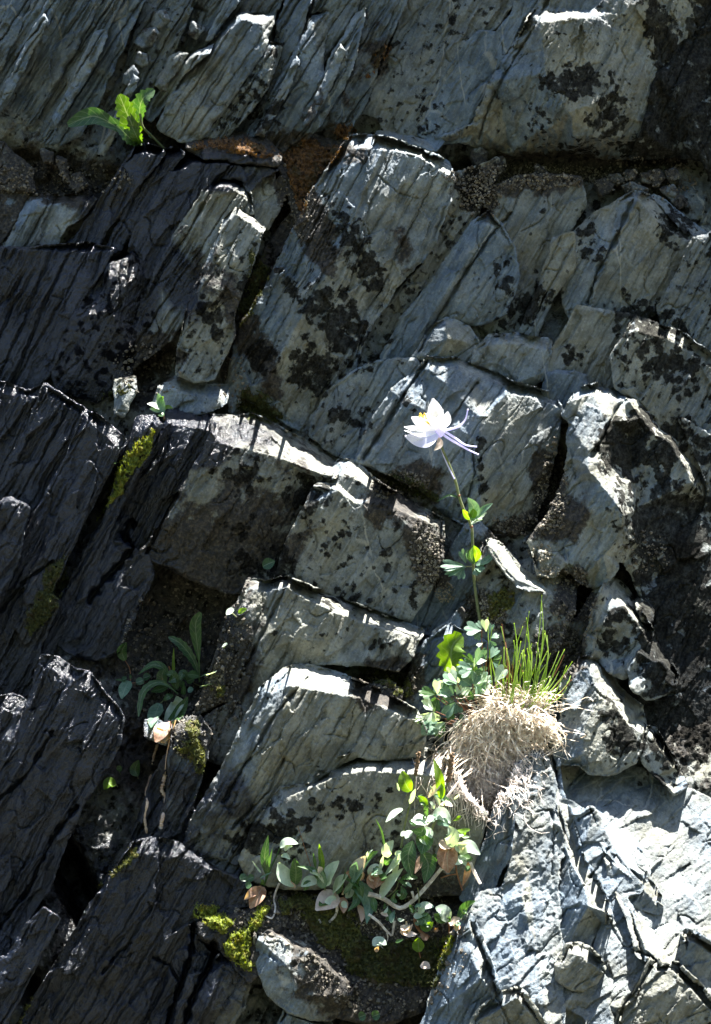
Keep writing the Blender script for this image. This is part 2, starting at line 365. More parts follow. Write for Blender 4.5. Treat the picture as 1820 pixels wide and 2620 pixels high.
    for L, cw, dp in CRK:
        lx = [p[0] for p in L]; ly = [p[1] for p in L]
        if max(lx) < X.min() or min(lx) > X.max() or max(ly) < Y.min() or min(ly) > Y.max(): continue
        cd, _, _ = seg_dist(X+2.5*pn(X/14, Y/14, 3), Y+2.5*pn(X/14, Y/14, 4), L, False)
        ww = cw*np.clip(1+1.2*pn(X/30, Y/30, 6), .3, 2.2)
        D = D-dp*np.exp(-(cd/ww)**2)
    RX = np.where(outp, X+(qx-px), X); RY = np.where(outp, Y+(qy-py), Y)
    sub = ZB[iy0:iy1+1, ix0:ix1+1]; np.maximum(sub, np.where(ins, D, -1e4), out=sub)
    idx = -np.ones(X.shape, int); idx[use] = np.arange(use.sum())
    ux, uy, ud = RX[use], RY[use], D[use]; hue = gxm[use]
    jj, ii = np.nonzero(cell)
    F = np.stack([idx[jj, ii], idx[jj+1, ii], idx[jj+1, ii+1], idx[jj, ii+1]], 1)
    # skirt that gives the block its thickness
    cp = np.pad(cell, 1); n = len(ud)
    E = []
    for dj, di, a, c_ in ((-1, 0, (0, 1), (0, 0)), (1, 0, (1, 0), (1, 1)), (0, -1, (0, 0), (1, 0)), (0, 1, (1, 1), (0, 1))):
        nb = cp[1+dj:1+dj+cell.shape[0], 1+di:1+di+cell.shape[1]]
        q, r = np.nonzero(cell & ~nb)
        E.append(np.stack([idx[q+a[0], r+a[1]], idx[q+c_[0], r+c_[1]]], 1))
    E = np.concatenate(E); bv = np.unique(E); mp = -np.ones(n, int)
    cx, cy = ux.mean(), uy.mean()
    allh = [hue]; allx = [ux]; ally = [uy]; alld = [ud]; quads = [F]; prev = np.arange(n)
    for st, (dd, sh) in enumerate(((12, .0), (40, .01), (b['back'], .04))):
        cur = np.full(n, -1); cur[bv] = sum(len(q) for q in allx)+np.arange(len(bv))
        allx.append(ux[bv]+(cx-ux[bv])*sh+2*pn(ux[bv]/9, uy[bv]/9, st)*(st > 0)); ally.append(uy[bv]+(cy-uy[bv])*sh); alld.append(ud[bv]-dd); allh.append(hue[bv])
        quads.append(np.stack([prev[E[:, 0]], prev[E[:, 1]], cur[E[:, 1]], cur[E[:, 0]]], 1)); prev = cur
    ux = np.concatenate(allx); uy = np.concatenate(ally); ud = np.concatenate(alld); hue = np.concatenate(allh); F = np.concatenate(quads)
    k = S*(DC-ud)/DC
    co = np.stack([(ux-910)*k, -ud*S, ZC-(uy-1310)*k], 1)
    A = np.ones((len(ux), 4)); Bc = np.ones((len(ux), 4))
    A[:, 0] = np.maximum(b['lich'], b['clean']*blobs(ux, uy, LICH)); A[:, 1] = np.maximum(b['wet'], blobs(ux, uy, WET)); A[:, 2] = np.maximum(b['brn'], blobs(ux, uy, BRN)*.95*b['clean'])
    Bc[:, 0] = b['blue']+.45*np.tanh(3.5*hue); Bc[:, 1] = b['val']+.25*fbm(ux/260, uy/260, 5, 2); Bc[:, 2] = .5
    org = P(float(np.mean(xs)), max(ys), float(np.nanmean(ud)))
    o = mesh_obj(b['name'], co, F, ROCK, parent, True, {'mA': A, 'mB': Bc}, org)
    if b['label'] and parent is None: setprops(o, label=b['label'], category='rock', group=b['group'])
    return o
# ------------------------------------------------------------------ the survey of the face
# upper left: steeply dipping thin slabs
TL = dict(sa=1.5, ra=.9, fa=1.2, grow=2, rr=16, val=.40, blue=.4, ang=57, fs=34, warp=3.0)
def part(v, outline, inner=(), **k): rock(k.pop('name', 'rock_slab'), None, v, outline, inner, **k)
def tl(outline, inner=(), **k):
    q = dict(TL); q.update(k); part('A', outline, inner, **q)
tl('-260,-240 200,-240 150,-20 100,120 10,300 -60,420 -260,560', off=10, mx=0.10)
tl('200,-240 380,-240 330,-20 120,330 -60,620 -80,400 60,170 150,-20', off=22, mx=0.40)
tl('380,-240 520,-240 470,-20 340,230 150,560 30,610 -20,560 130,290 330,-20', off=38, mx=0.48)
tl('520,-240 600,-240 560,-20 400,310 260,575 140,600 60,640 20,620 150,540 330,240 470,-30', off=30, mx=0.56)
tl('600,-240 700,-240 660,-20 540,240 440,470 360,610 260,660 130,640 150,600 380,330 560,-20', off=48, mx=0.40, blue=.75)
tl('700,-240 960,-240 890,-20 780,240 690,400 640,520 600,560 520,715 385,690 420,560 560,300 600,150 660,-20', off=20, mx=0.32, lich=.25)
tl('960,-240 1090,-240 1050,-20 975,150 920,210 850,230 810,180 900,-20', off=40, mx=0.80)
tl('1100,-240 1340,-240 1280,-20 1235,75 1100,60 1020,120 985,130 1060,-20', [pts and '1010,100,-25 1090,40 1240,50'], off=46, mx=0.32)
tl('1080,52,-60 1125,65,-40 1235,70,-40 1190,225 1060,420 905,625 810,640 720,590 705,560 765,430 930,215,-50 1000,130,-60', ['1000,165 1080,85 1180,110', '1000,165 900,330 780,520'], off=90, mx=0.16, sa=.9, val=.6, brn=.15)
tl('885,225,-40 960,200,-30 935,240 830,330 740,470 680,545 640,520 720,400 800,300', ['880,250 800,350 720,450'], off=70, mx=0.80, val=.65)
tl('1195,190,-50 1275,200,-40 1200,400 1110,520 1010,630 880,615 960,480,-30 1010,425 1105,345,-40', ['1150,290 1220,215', '1150,290 1060,420 930,590'], off=80, mx=0.19, lich=.45, val=.7)
tl('1390,-240 1450,-240 1400,-20 1340,200 1210,420 1120,625 1050,600 1120,480 1190,330 1230,190 1250,90 1290,-20', off=50, mx=0.56, lich=.2)
tl('1400,70,-30 1485,50,-30 1445,290 1480,440 1380,600 1260,690 1160,640 1090,620 1150,530,-20 1210,430 1330,215', ['1330,260 1400,110', '1330,260 1230,450 1150,590'], off=70, mx=0.16, blue=.8, val=.6)
tl('1500,-240 1720,-240 1620,-20 1600,80 1500,200 1450,290 1440,180 1480,50 1400,60 1420,-20', off=75, mx=0.32)
tl('1600,60,-30 1640,40 1600,260 1540,400 1440,560 1350,660 1290,650 1400,500 1440,400 1470,280', off=92, mx=0.48, val=.65)
tl('1720,-240 1860,-240 1790,0 1700,180 1600,390 1500,560 1400,600 1480,470 1590,250 1640,60 1700,-40', off=70, mx=0.32, sa=1.4, brn=.3)
# small rounded stones wedged between the slabs
for q in ('625,235 655,245 660,290 635,300 612,275', '640,140 690,115 710,150 680,200 640,215 612,190', '730,320 790,305 800,330 770,350 745,400 715,390 712,345', '690,60 740,50 760,90 720,120 680,110', '560,330 600,300 620,330 590,380 555,370', '865,100 915,125 880,170 850,150'):
    tl(q, name='rock_chip', off=66, my=.05, mx=.1, rr=16, grow=4, sa=.3, val=.5, brn=.3, warp=2, back=40)
tl('150,120 200,60 215,90 120,290 40,440 -20,520 -30,470 60,320', off=64, mx=.4, val=.6)
tl('420,150 470,130 480,170 400,330 300,500 250,560 235,530 330,350', off=84, mx=.4, val=.65)
tl('1290,330 1330,250 1345,270 1290,420 1190,610 1150,600 1220,480', off=112, mx=.3, val=.62)
tl('560,420 600,330 620,350 570,480 500,640 470,700 440,690 500,560', off=72, mx=.3, val=.6)
tl('1030,-20 1090,-20 1010,90 950,180 925,180 970,80', off=84, mx=.4, val=.7)
tl('230,-20 280,-20 190,160 80,330 60,310 150,130', off=60, mx=.4, val=.6)
tl('1480,300 1530,200 1550,230 1490,380 1390,560 1360,570 1420,430', off=120, mx=.3, val=.62)
tl('760,260 800,230 840,240 790,330 720,400 700,380', off=84, mx=.2, val=.5)
# middle top, lichened slabs
rock('rock_slab', 'long greenish slab with black lichen freckles, between the striped slabs and the big smooth overhang', 'a', '250,-240 800,-240 740,-20 600,140 470,225 415,330 290,605 130,590 110,520 30,500 130,290 200,130', ['230,-20 180,160 140,420'], off=70, my=.0, mx=.12, ang=58, sa=.6, lich=.3, blue=.2, val=.5)
part('a', '-20,-240 240,-240 230,-20 130,200 30,480 -70,630 -130,600 -20,300', off=62, mx=.35, ang=57, sa=1.5, brn=.25)
rock('rock_slab', 'blue-grey smooth slab ending in a yellowish foot, left of the big overhang', 'a', '760,-240 900,-240 860,-20 800,60 720,190 640,350 560,540 510,625 370,640 290,600 350,450 410,330 470,230 560,145 640,160 720,40', off=96, my=.0, mx=.16, ang=60, sa=.55, blue=.95, val=.5, ra=.7)
rock('rock_overhang', 'largest grey-green overhanging rock filling the upper right, blotched black', 'a', '860,-240 1700,-240 1500,160 1360,330 1290,620 1240,705,-50 1050,700,-60 900,690,-70 700,685,-60 520,640,-40 385,622,-20 530,560 620,360 720,190 820,20', ['830,100,70 850,330,80 960,500,80 985,610,40', '1180,60,40 1200,400,30'], off=120, my=.0, mx=-.02, ang=66, sa=.5, ra=.8, fa=1, rr=26, blue=.5, val=.62, lich=.2, warp=5.4, fs=60, back=260)
rock('rock_overhang', 'black lichen-covered rock down the upper right edge', 'a', '1600,-240 1900,-240 1900,900 1700,1000 1560,720 1440,690,-40 1240,705,-50 1290,600 1360,330 1500,160', off=95, my=.0, mx=-.25, ang=66, sa=.5, ra=1.4, rr=26, lich=.9, blue=.6, val=.4, back=260)
# ledge below the overhang: rubble
for i, (q, vv) in enumerate((('530,680 560,672 585,690 565,735 540,745 528,710', .7), ('655,712 665,740 630,800 600,835 585,810 600,770', .85), ('815,750 840,765 855,785 838,800 818,780', 1.1), ('1085,820 1120,808 1150,815 1140,850 1105,870 1085,850', .55), ('1150,795 1180,790 1192,810 1170,825 1150,815', .5), ('1205,840 1240,828 1300,850 1300,880 1230,885', .6), ('1320,775 1360,770 1375,800 1350,830 1322,815', .5),
    ('1400,770 1430,760 1440,790 1415,800', .5), ('1225,770 1250,770 1245,800 1222,795', .45), ('1290,790 1312,790 1312,815 1292,812', .5), ('1380,850 1420,840 1440,870 1420,890', .6), ('1425,900 1460,890 1480,915 1450,930', .6))):
    part('a', q, name='rock_chip', off=26, my=.08, rr=14, sa=.3, fa=.5, val=vv*.75, brn=.55, warp=2.5, back=40, blue=.2)
part('a', '100,600,-20 200,600,-30 300,615,-30 385,625 360,670 240,640 150,625', off=60, my=.5, blue=.8, sa=.3, name='rock_chip')
# ---- second tier, left
part('A', '-200,640 20,650 60,700 140,760 130,850 60,1000 -20,1100 -200,1150', name='rock_block', off=-20, my=.2, sa=.7, ra=1.6, brn=.6, val=.6)
for q in ('20,760 70,740 80,820 50,850 5,835', '190,680 230,690 235,730 205,725', '265,710 290,720 300,790 320,830 290,800', '330,790 360,780 380,830 350,850 325,830', '90,800 140,810 150,850 90,850'):
    part('A', q, name='rock_chip', off=0, my=.2, rr=10, sa=.3, val=.75, warp=3, back=40, brn=.2)
rock('rock_slab', 'pale ribbed slab at the left edge, in the second row from the top', 'A', '140,885,-40 200,878,-40 290,884,-40 400,872,-60 420,890 380,960 290,1010 240,1120 120,1260 40,1300 -40,1240 20,1150 60,1050', ['170,920 290,915 370,905', '200,930 130,1080 60,1220'], off=20, my=.10, mx=.1, sa=1.3, val=.72, blue=.6)
rock('rock_slab', 'wet blue-black slab with a rounded top under the upper dandelion', 'A', '615,665,-60 660,655,-70 720,672,-60 730,685 640,800 560,900 480,1020 430,1110 340,1228 140,1240 200,1170 330,1080 440,930 560,740', ['600,700 650,680 710,700', '600,700 520,850 400,1050'], off=48, my=.10, mx=.3, sa=1.0, wet=1, val=.45, blue=.9)
rock('rock_slab', 'narrow wet dark slab, second from the dandelion', 'A', '740,680,-60 790,670,-60 815,690 790,720 700,860 620,1000 540,1100 500,1180 440,1200 500,1090 560,960 640,820', ['740,710 800,700', '740,710 640,890 540,1060'], off=58, my=.10, mx=.2, sa=1, wet=1, val=.4, blue=.7)
rock('rock_slab', 'broad dark wet slab with a glinting shoulder below the ochre moss', 'A', '800,720,-60 860,690,-90 960,686,-95 1050,712,-90 1030,740 990,790 920,850 880,960 850,1080 790,1180 740,1240 580,1240 590,1100 620,1020 700,880 760,770', ['790,770 870,730 960,735 1010,755', '790,770 700,940 640,1100'], off=74, my=.09, mx=.05, sa=.5, wet=.9, val=.42, blue=.45)
part('A', '1040,715,-70 1130,712,-90 1240,735,-90 1235,760 1170,790 1120,850 1090,800 1000,790', ['1030,745 1130,745 1220,752'], name='rock_block', off=92, my=.2, sa=.6, wet=.55, brn=.2, val=.5)
rock('rock_slab', 'rippled sunlit slab in the middle left, left of the notched pillar', 'A', '950,800,-60 1010,790,-70 1090,800,-70 1125,890,-40 1130,950 1060,960 1010,1000 985,1070 940,1228 850,1330 820,1440 760,1520 700,1570 620,1620 560,1700 520,1680 480,1640 530,1560 590,1500 640,1380 720,1180 820,1010 880,930 910,870', ['940,850 1020,830 1100,880', '940,850 880,1000 760,1230 640,1480'], off=66, my=.09, mx=.1, sa=1.3, val=.62, blue=.2, brn=.1, ang=58)
part('A', '1130,790 1200,770 1225,790 1220,850 1180,900 1140,905 1120,860', name='rock_block', off=60, my=.15, sa=.4, val=.65, blue=.1, ra=.6)
part('A', '1215,850 1265,800 1280,860 1240,950 1200,1020 1180,960', name='rock_block', off=50, my=.15, sa=.6, val=.7)
part('A', '1150,930 1190,910 1210,940 1190,1010 1150,990', name='rock_chip', off=50, my=.15, val=.6, sa=.4)
rock('rock_pillar', 'squared rock pillar with a peaked pale top, left of the mossy groove', 'A', '1060,932,-30 1190,1020,-30 1160,1110 1120,1228 1080,1330 1050,1430 1060,1500 1010,1600 960,1700 870,1720 790,1680 800,1560 820,1450 850,1350 880,1270 930,1170 980,1060 1000,985,-20', ['1010,1005 1060,960 1175,1040', '1010,1005,10 920,1250,22 830,1480,15', '1060,960,12 1020,1200,5'], off=128, grow=2, my=.08, mx=.12, sa=.5, ra=.9, val=.62, blue=.1, lich=.3, brn=.1, ang=60)
part('A', '1000,1040,-30 1050,1060 1040,1160 990,1230 940,1240 970,1120', name='rock_chip', off=128, my=.16, sa=.4, val=.6, blue=.1)
rock('rock_block', 'dark pyramid-shaped wet rock with a thin glinting crest on the middle left', 'o', '215,620,-30 240,575,-60 300,556,-60 332,590,-20 340,650,-30 345,720,-40 310,800 290,860 220,900 130,880 115,830 160,715', ['245,592 296,572 312,600', '296,572,20 250,700,24 170,840,14'], off=40, grow=3, my=.05, mx=-.05, sa=.5, wet=.8, lich=.4, brn=.3, val=.3, ang=60)
rock('rock_slab', 'dark blue wet slab at the left edge, behind the pyramid-shaped rock', 'o', '-100,590 0,560 60,560 200,548,-30 250,560 235,590 160,710 118,830 60,880 -100,860', ['60,600 200,568'], off=22, my=.10, mx=.14, sa=1.1, wet=1, blue=.9, val=.4)
part('o', '395,850,-30 450,865,-50 510,868,-50 505,900 460,925,10 400,920 350,900 360,870', ['400,880 450,890 495,890'], name='rock_block', off=70, my=.2, sa=.4, val=.6, blue=.7)
part('o', '262,855,-20 300,850,-20 300,880 275,930 262,925', name='rock_block', off=82, my=.2, sa=.4, val=.6, blue=.1)
part('o', '500,830 530,720 560,640 600,560 640,500 700,430 720,440 640,560 600,650 540,760 520,900 560,920 620,960 520,930', name='rock_block', off=-10, my=.15, sa=.3, brn=1, ra=1.6, val=.4)
# ---- second tier, centre
rock('rock_slab', 'longest slanting blue-grey slab in the centre, dark lichen down its right side', 'o', '788,306,-40 830,306,-50 870,312,-60 940,335,-60 1003,362,-60 1018,400 1000,470 965,560 890,640 835,720 800,800 790,860 740,900 705,975 650,950 590,915 545,880 520,925 508,885 525,800 550,720 600,650 640,560 700,440', ['790,335 870,335 950,355 1000,390', '860,335,16 780,520,34 690,690,40 600,850,26', '950,370 850,600,10 740,850,0'], off=72, my=.03, mx=.0, sa=.85, ra=.6, fa=1.1, rr=16, val=.66, blue=.65, ang=63, warp=4.2, fs=52)
part('o', '1018,395 1075,375 1115,358,-20 1090,440 1010,560 965,700 890,800 820,850 770,880 800,800 850,710 950,600 1000,480', name='rock_slab', off=20, my=.03, mx=.1, sa=.8, val=.55, blue=.35, ang=62, lich=.35)
rock('rock_slab', 'blue arrowhead slab pointing up, right of the longest slab', 'o', '1098,478,-20 1125,510 1150,560 1160,620 1135,700 1080,725 1000,722 960,785 900,815 870,830 860,800 905,715 960,650 1000,590 1060,505', ['1095,500,20 1010,640,20 930,770,10'], off=44, my=.03, mx=.06, sa=.5, ra=.7, val=.6, blue=1.0, ang=60)
part('o', '1105,470 1075,445 1110,425 1160,400 1240,395 1300,400 1310,455 1262,540 1235,640 1190,745 1100,745 1080,730 1140,690 1160,620 1150,560', name='rock_block', off=24, my=.03, mx=-.04, sa=.5, ra=.6, val=.58, blue=.35, ang=62, lich=.2)
part('o', '1245,535 1285,525 1285,600 1235,670 1195,765 1165,755 1215,640', name='rock_chip', off=48, my=.03, mx=.1, sa=.8, val=.55, blue=.1)
rock('rock_block', 'big angular grey block with an open crack, below the overhang on the right', 'o', '1340,480 1385,455,-10 1430,432,-30 1478,448,-40 1530,500,-40 1552,540 1500,640 1480,690 1440,720 1385,715 1300,740 1270,690 1262,600 1275,555 1300,515', ['1430,452,20 1370,560,22 1320,680,10', '1440,460,14 1500,520,0'], off=58, my=.03, mx=0, sa=.45, ra=.6, fa=.9, rr=14, val=.6, blue=.4, ang=62)
part('o', '1470,440,-30 1600,540,-30 1600,560 1560,545 1540,520', name='rock_chip', off=70, my=.03, val=.5, blue=.9)
rock('rock_slab', 'speckled slab at the right edge beside the angular cracked block', 'o', '1556,540 1610,520 1720,560 1720,900 1620,800 1540,760 1490,735 1480,690 1510,640', off=56, my=.03, mx=.05, sa=.7, val=.5, blue=.45, lich=.35)
rock('rock_block', 'stepped lichen-mottled block at the right edge, above the sunlit hooked crag', 'o', '1425,715,-30 1450,722,-30 1520,745,-30 1600,800,-20 1720,900 1720,1120 1600,1080 1520,1000 1440,895 1385,870 1375,800 1400,760', ['1425,740 1500,762 1590,820'], off=74, my=.03, mx=-.06, sa=.5, ra=.6, val=.55, blue=.4, lich=.4)
part('o', '1300,690 1390,705 1430,715 1395,770 1375,830 1385,870 1320,885 1300,850 1225,835 1230,800 1270,740', name='rock_block', off=62, my=.03, mx=-.1, sa=.5, ra=.6, val=.62, blue=.35)
part('o', '1225,845 1250,835 1312,845 1316,885 1290,940 1250,945 1222,890', name='rock_block', off=66, my=.03, mx=.1, sa=.5, ra=.6, val=.5, blue=.7, rr=18)
rock('rock_block', 'small faceted blue-grey wedge block above the large central block', 'o', '1000,716,-30 1050,735,-20 1078,780 1065,808 1000,808 930,800 950,770 970,740', ['1000,735,15 1005,760,25 980,800,10', '1005,760,25 1060,770'], off=74, my=.03, mx=0, sa=.3, val=.68, blue=.7)
rock('rock_block', 'rounded flat stone wedged above the large central block', 'o', '1068,785 1100,757,-20 1150,752,-30 1235,765,-30 1232,795 1225,835 1195,862,-10 1165,858 1120,830 1062,812', ['1090,775 1150,770 1225,785'], off=80, my=.03, mx=0, sa=.35, rr=16, val=.66, blue=.5)
part('o', '735,885 795,835 860,812 930,808 940,830 905,880 850,980 820,1040 770,1030 700,975 705,940', name='rock_slab', off=30, my=.03, mx=.05, sa=.6, val=.62, blue=.8, ang=60, lich=.2)
rock('rock_block', 'large central block with a smooth blue left face, behind the white flower', 'o', '930,838,-20 960,805,-30 1030,808,-40 1080,826,-40 1140,856,-40 1235,885,-40 1258,920 1245,1010 1215,1120 1190,1180 1150,1200 1090,1195 1000,1150 940,1090 850,1050 800,1035 830,955 880,880', ['960,825 1035,828 1130,872 1220,900', '1140,880,26 1080,940,50 1068,985,56 1078,1090,40 1080,1180,20', '1068,985,56 1160,990,26'], off=60, my=.03, mx=.02, sa=.55, ra=.6, fa=.9, rr=18, val=.62, blue=.75, ang=56, warp=3.6, fs=56)
# ---- the hooked crag on the right, sunlit
rock('rock_crag', 'tall hooked crag on the right with a sunlit crest and a black-lichened hollow', 'F', '410,120,-60 470,90,-80 560,82,-90 640,100,-110 740,140,-110 830,150,-110 900,230,-110 960,330,-110 1040,440,-105 1100,540,-90 1160,650,-70 1155,760,-60 1180,1000,-50 1195,1400,-50 1000,1500,-50 780,1300,-45 690,1110,-30 620,1100 640,1160 590,1220 500,1255,-20 420,1230 330,1130 180,1140 130,1010 260,820 340,640 360,500 370,300 330,260 370,180', ['490,130,-10 600,130,-30 640,190,-10 600,300,20 490,500,40 470,560,50 540,660,58 640,780,60 680,850,55 670,930,30 560,1080,20', '720,180,8 780,270,6 850,360,4 950,430,-4 1040,550,-12 1085,650,-20', '640,190,-4 720,180,8', '720,380,-18 740,600,-22 760,800,-26 780,1020,-34', '400,640,0 430,900,20 400,1090,10'], off=104, my=.19, mx=0, sa=.3, ra=.8, fa=1.1, rr=8, val=.72, blue=.5, ang=60, warp=4.2, fs=44, back=240)
rock('rock_block', 'black-lichened hollow rock face right of the hooked crag', 'o', '1370,1250 1400,1080 1480,1000 1580,1000 1750,1000 1750,1700 1580,1640 1560,1560 1500,1460 1460,1380 1400,1310 1370,1300', off=-75, my=.16, mx=-.03, sa=.4, ra=1.5, lich=.95, val=.4, brn=.3, rr=20)
rock('rock_block', 'black-lichened slab down the right edge behind the sunlit boulder', 'o', '1440,1300 1560,1300 1750,1300 1750,2000 1600,1880 1540,1790 1440,1640 1400,1560', off=-70, my=.18, mx=-.06, sa=.4, ra=1.3, lich=.85, val=.42, blue=.9, rr=20)
part('o', '1530,940 1620,1000 1720,1080 1720,1300 1590,1290 1580,1180 1596,1100', name='rock_block', off=30, my=.09, sa=.5, lich=.6, val=.5)
# ---- third tier, left: wet dark ribs
W = dict(dsc=.5, wet=1, val=.42, blue=.85, sa=.8, ra=.8, fa=1.3, rr=8, ang=61)
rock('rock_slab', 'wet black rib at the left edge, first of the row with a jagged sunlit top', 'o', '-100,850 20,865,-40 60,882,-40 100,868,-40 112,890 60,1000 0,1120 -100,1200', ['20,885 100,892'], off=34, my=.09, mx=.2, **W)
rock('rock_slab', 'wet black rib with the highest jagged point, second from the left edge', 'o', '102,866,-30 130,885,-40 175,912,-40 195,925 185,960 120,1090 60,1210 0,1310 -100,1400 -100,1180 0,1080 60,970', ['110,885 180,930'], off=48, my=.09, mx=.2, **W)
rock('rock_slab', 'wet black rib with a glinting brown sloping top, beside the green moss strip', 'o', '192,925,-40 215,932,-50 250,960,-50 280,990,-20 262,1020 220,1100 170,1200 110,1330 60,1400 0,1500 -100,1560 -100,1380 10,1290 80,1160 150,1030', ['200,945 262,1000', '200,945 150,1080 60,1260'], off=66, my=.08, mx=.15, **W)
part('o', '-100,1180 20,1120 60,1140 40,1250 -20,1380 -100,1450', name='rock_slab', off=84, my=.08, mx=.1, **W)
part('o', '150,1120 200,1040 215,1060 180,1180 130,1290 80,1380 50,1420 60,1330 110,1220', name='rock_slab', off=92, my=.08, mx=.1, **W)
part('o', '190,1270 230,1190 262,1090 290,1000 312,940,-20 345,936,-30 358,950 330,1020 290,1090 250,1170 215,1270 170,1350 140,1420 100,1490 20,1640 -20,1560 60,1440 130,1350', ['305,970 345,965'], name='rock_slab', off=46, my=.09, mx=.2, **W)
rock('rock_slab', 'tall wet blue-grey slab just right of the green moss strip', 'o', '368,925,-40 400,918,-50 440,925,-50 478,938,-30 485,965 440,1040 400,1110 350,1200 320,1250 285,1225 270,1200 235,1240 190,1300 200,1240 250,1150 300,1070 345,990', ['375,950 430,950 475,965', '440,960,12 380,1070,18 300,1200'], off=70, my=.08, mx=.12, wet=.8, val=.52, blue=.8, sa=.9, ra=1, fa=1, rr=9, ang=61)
# ---- large block with the wet sunlit roof
rock('rock_block', 'large dark block with a wet sunlit roof, left of the flower stem', 'o', '478,935,-90 520,938,-110 565,932,-125 620,958,-130 700,1000,-135 765,1040,-135 752,1066,-90 712,1090,-40 680,1150,-30 640,1260,-30 620,1320 520,1330 420,1290 335,1250 320,1240 360,1190 410,1100 450,1030 480,975', ['490,960,-25 497,996 560,1010 640,1030 700,1058 745,1068', '560,950,-60 640,990,-65 700,1040,-40', '497,996,0 450,1120,10 400,1250,0', '640,1034,0 590,1180,4 560,1300,0'], off=122, my=-.06, mx=-.02, sa=.35, ra=1.2, fa=.9, rr=8, val=.62, blue=.05, brn=.35, ang=60, warp=3.6, fs=44, back=260)
part('o', '610,950,-80 680,960,-90 740,1000,-90 775,1040,-80 700,1060 640,1010', name='rock_block', off=50, my=.5, sa=.5, blue=.8, val=.6)
rock('rock_block', 'block with two small bright steps on top, left of the flower stem leaves', 'o', '705,1100,-30 735,1075,-70 762,1036,-120 790,1034,-120 840,1075,-110 880,1105,-110 930,1135,-110 992,1168,-100 990,1250 965,1320 920,1390 860,1370 760,1335 640,1305 622,1290 650,1210 685,1140', ['712,1092,-5 760,1100,0 800,1128,0', '770,1050,-70 800,1075,-50 862,1118,-20', '760,1066,-55 758,1085,-50 800,1118,-40', '862,1118,-20 864,1130,0 980,1180,-20', '800,1128,0 864,1130,0'], off=128, my=-.06, mx=0, sa=.3, ra=1.1, fa=.9, rr=8, val=.62, blue=.15, ang=60, lich=.25, fs=40, warp=3.0)
part('o', '920,1395 960,1330 1000,1260 1040,1190 1065,1165,-20 1105,1205 1095,1290 1060,1350 1000,1420 960,1420', name='rock_slab', off=20, my=.09, mx=.1, sa=.4, val=.6, blue=1, ang=58)
part('o', '1040,1380 1060,1350 1095,1300 1110,1330 1090,1390 1070,1440 1010,1470 990,1440', name='rock_slab', off=22, my=.09, mx=.1, sa=.4, val=.66, blue=1, ang=58)
part('o', '975,1420 1010,1395,-10 1035,1370 1045,1385 1000,1440 965,1450', name='rock_chip', off=44, my=.09, mx=.1, sa=.4, val=.66, blue=.9)
rock('rock_block', 'blue slab low in the crevice behind the yellow-green leaf', 'o', '930,1480 960,1440 1010,1405,-20 1050,1420 1100,1450 1060,1540 1010,1600 950,1620 910,1560', ['1000,1430,14 960,1540,8'], off=30, my=.09, mx=.1, sa=.5, val=.6, blue=1, ang=58)
rock('rock_block', 'block with a curved blinding-white crest, right of the flower stem', 'F', '-470,620 -480,520,-30 -440,480,-60 -60,1040,-90 0,1050,-90 60,1060,-90 150,1130,-80 200,1160,-80 300,1170,-90 370,1220,-60 330,1400 270,1560 190,1650 60,1680 -100,1620 -200,1500 -220,1250 -150,1120', [], off=60, my=.08, mx=0, sa=.3, ra=1.2, fa=1, rr=10, val=.6, blue=.35, lich=.3, fs=40) if False else None
rock('rock_block', 'block with a curved blinding-white crest, right of the flower stem', 'o', '1090,1212,-80 1112,1212,-95 1150,1250,-95 1165,1265,-85 1215,1250,-70 1260,1280,-60 1292,1300,-50 1285,1370 1255,1440 1225,1490 1180,1500 1120,1480 1085,1420 1085,1330 1072,1290', ['1095,1232,-20 1118,1270,-12 1150,1302,-5 1180,1322,0 1215,1322,-5', '1112,1222,-50 1150,1275,-45 1190,1310,-32 1240,1320,-20', '1150,1302,0 1140,1400,4'], off=84, my=.08, mx=0, sa=.3, ra=1.3, fa=1, rr=8, val=.6, blue=.35, lich=.25, fs=38, warp=2.4)
part('c', '598,148,-20 640,160,-30 690,215,-36 745,280,-36 800,318,-30 838,362,-10 790,362,0 735,345,0 690,300,0 645,245,0 612,190,0', ['612,175,2 660,255,4 720,320,4 800,350,0'], name='rock_chip', off=122, my=.25, mx=-.25, sa=.1, ra=.4, fa=.3, rr=4, val=.8, blue=.5, warp=1.5, clean=.2, back=50)  # separate sheet added as the block's sunlit crest, in a lighter tone
part('o', '1195,1225,-40 1225,1215,-60 1262,1228,-50 1270,1260 1240,1290 1210,1285', ['1210,1240 1250,1240'], name='rock_chip', off=100, my=.25, sa=.3, ra=1.4, val=.62)
part('o', '1230,1470 1262,1400 1300,1390 1345,1310 1350,1400 1330,1480 1290,1490 1240,1560 1210,1600 1215,1520', name='rock_block', off=6, my=.2, sa=.4, ra=1.2, val=.5, blue=.7, brn=.3)
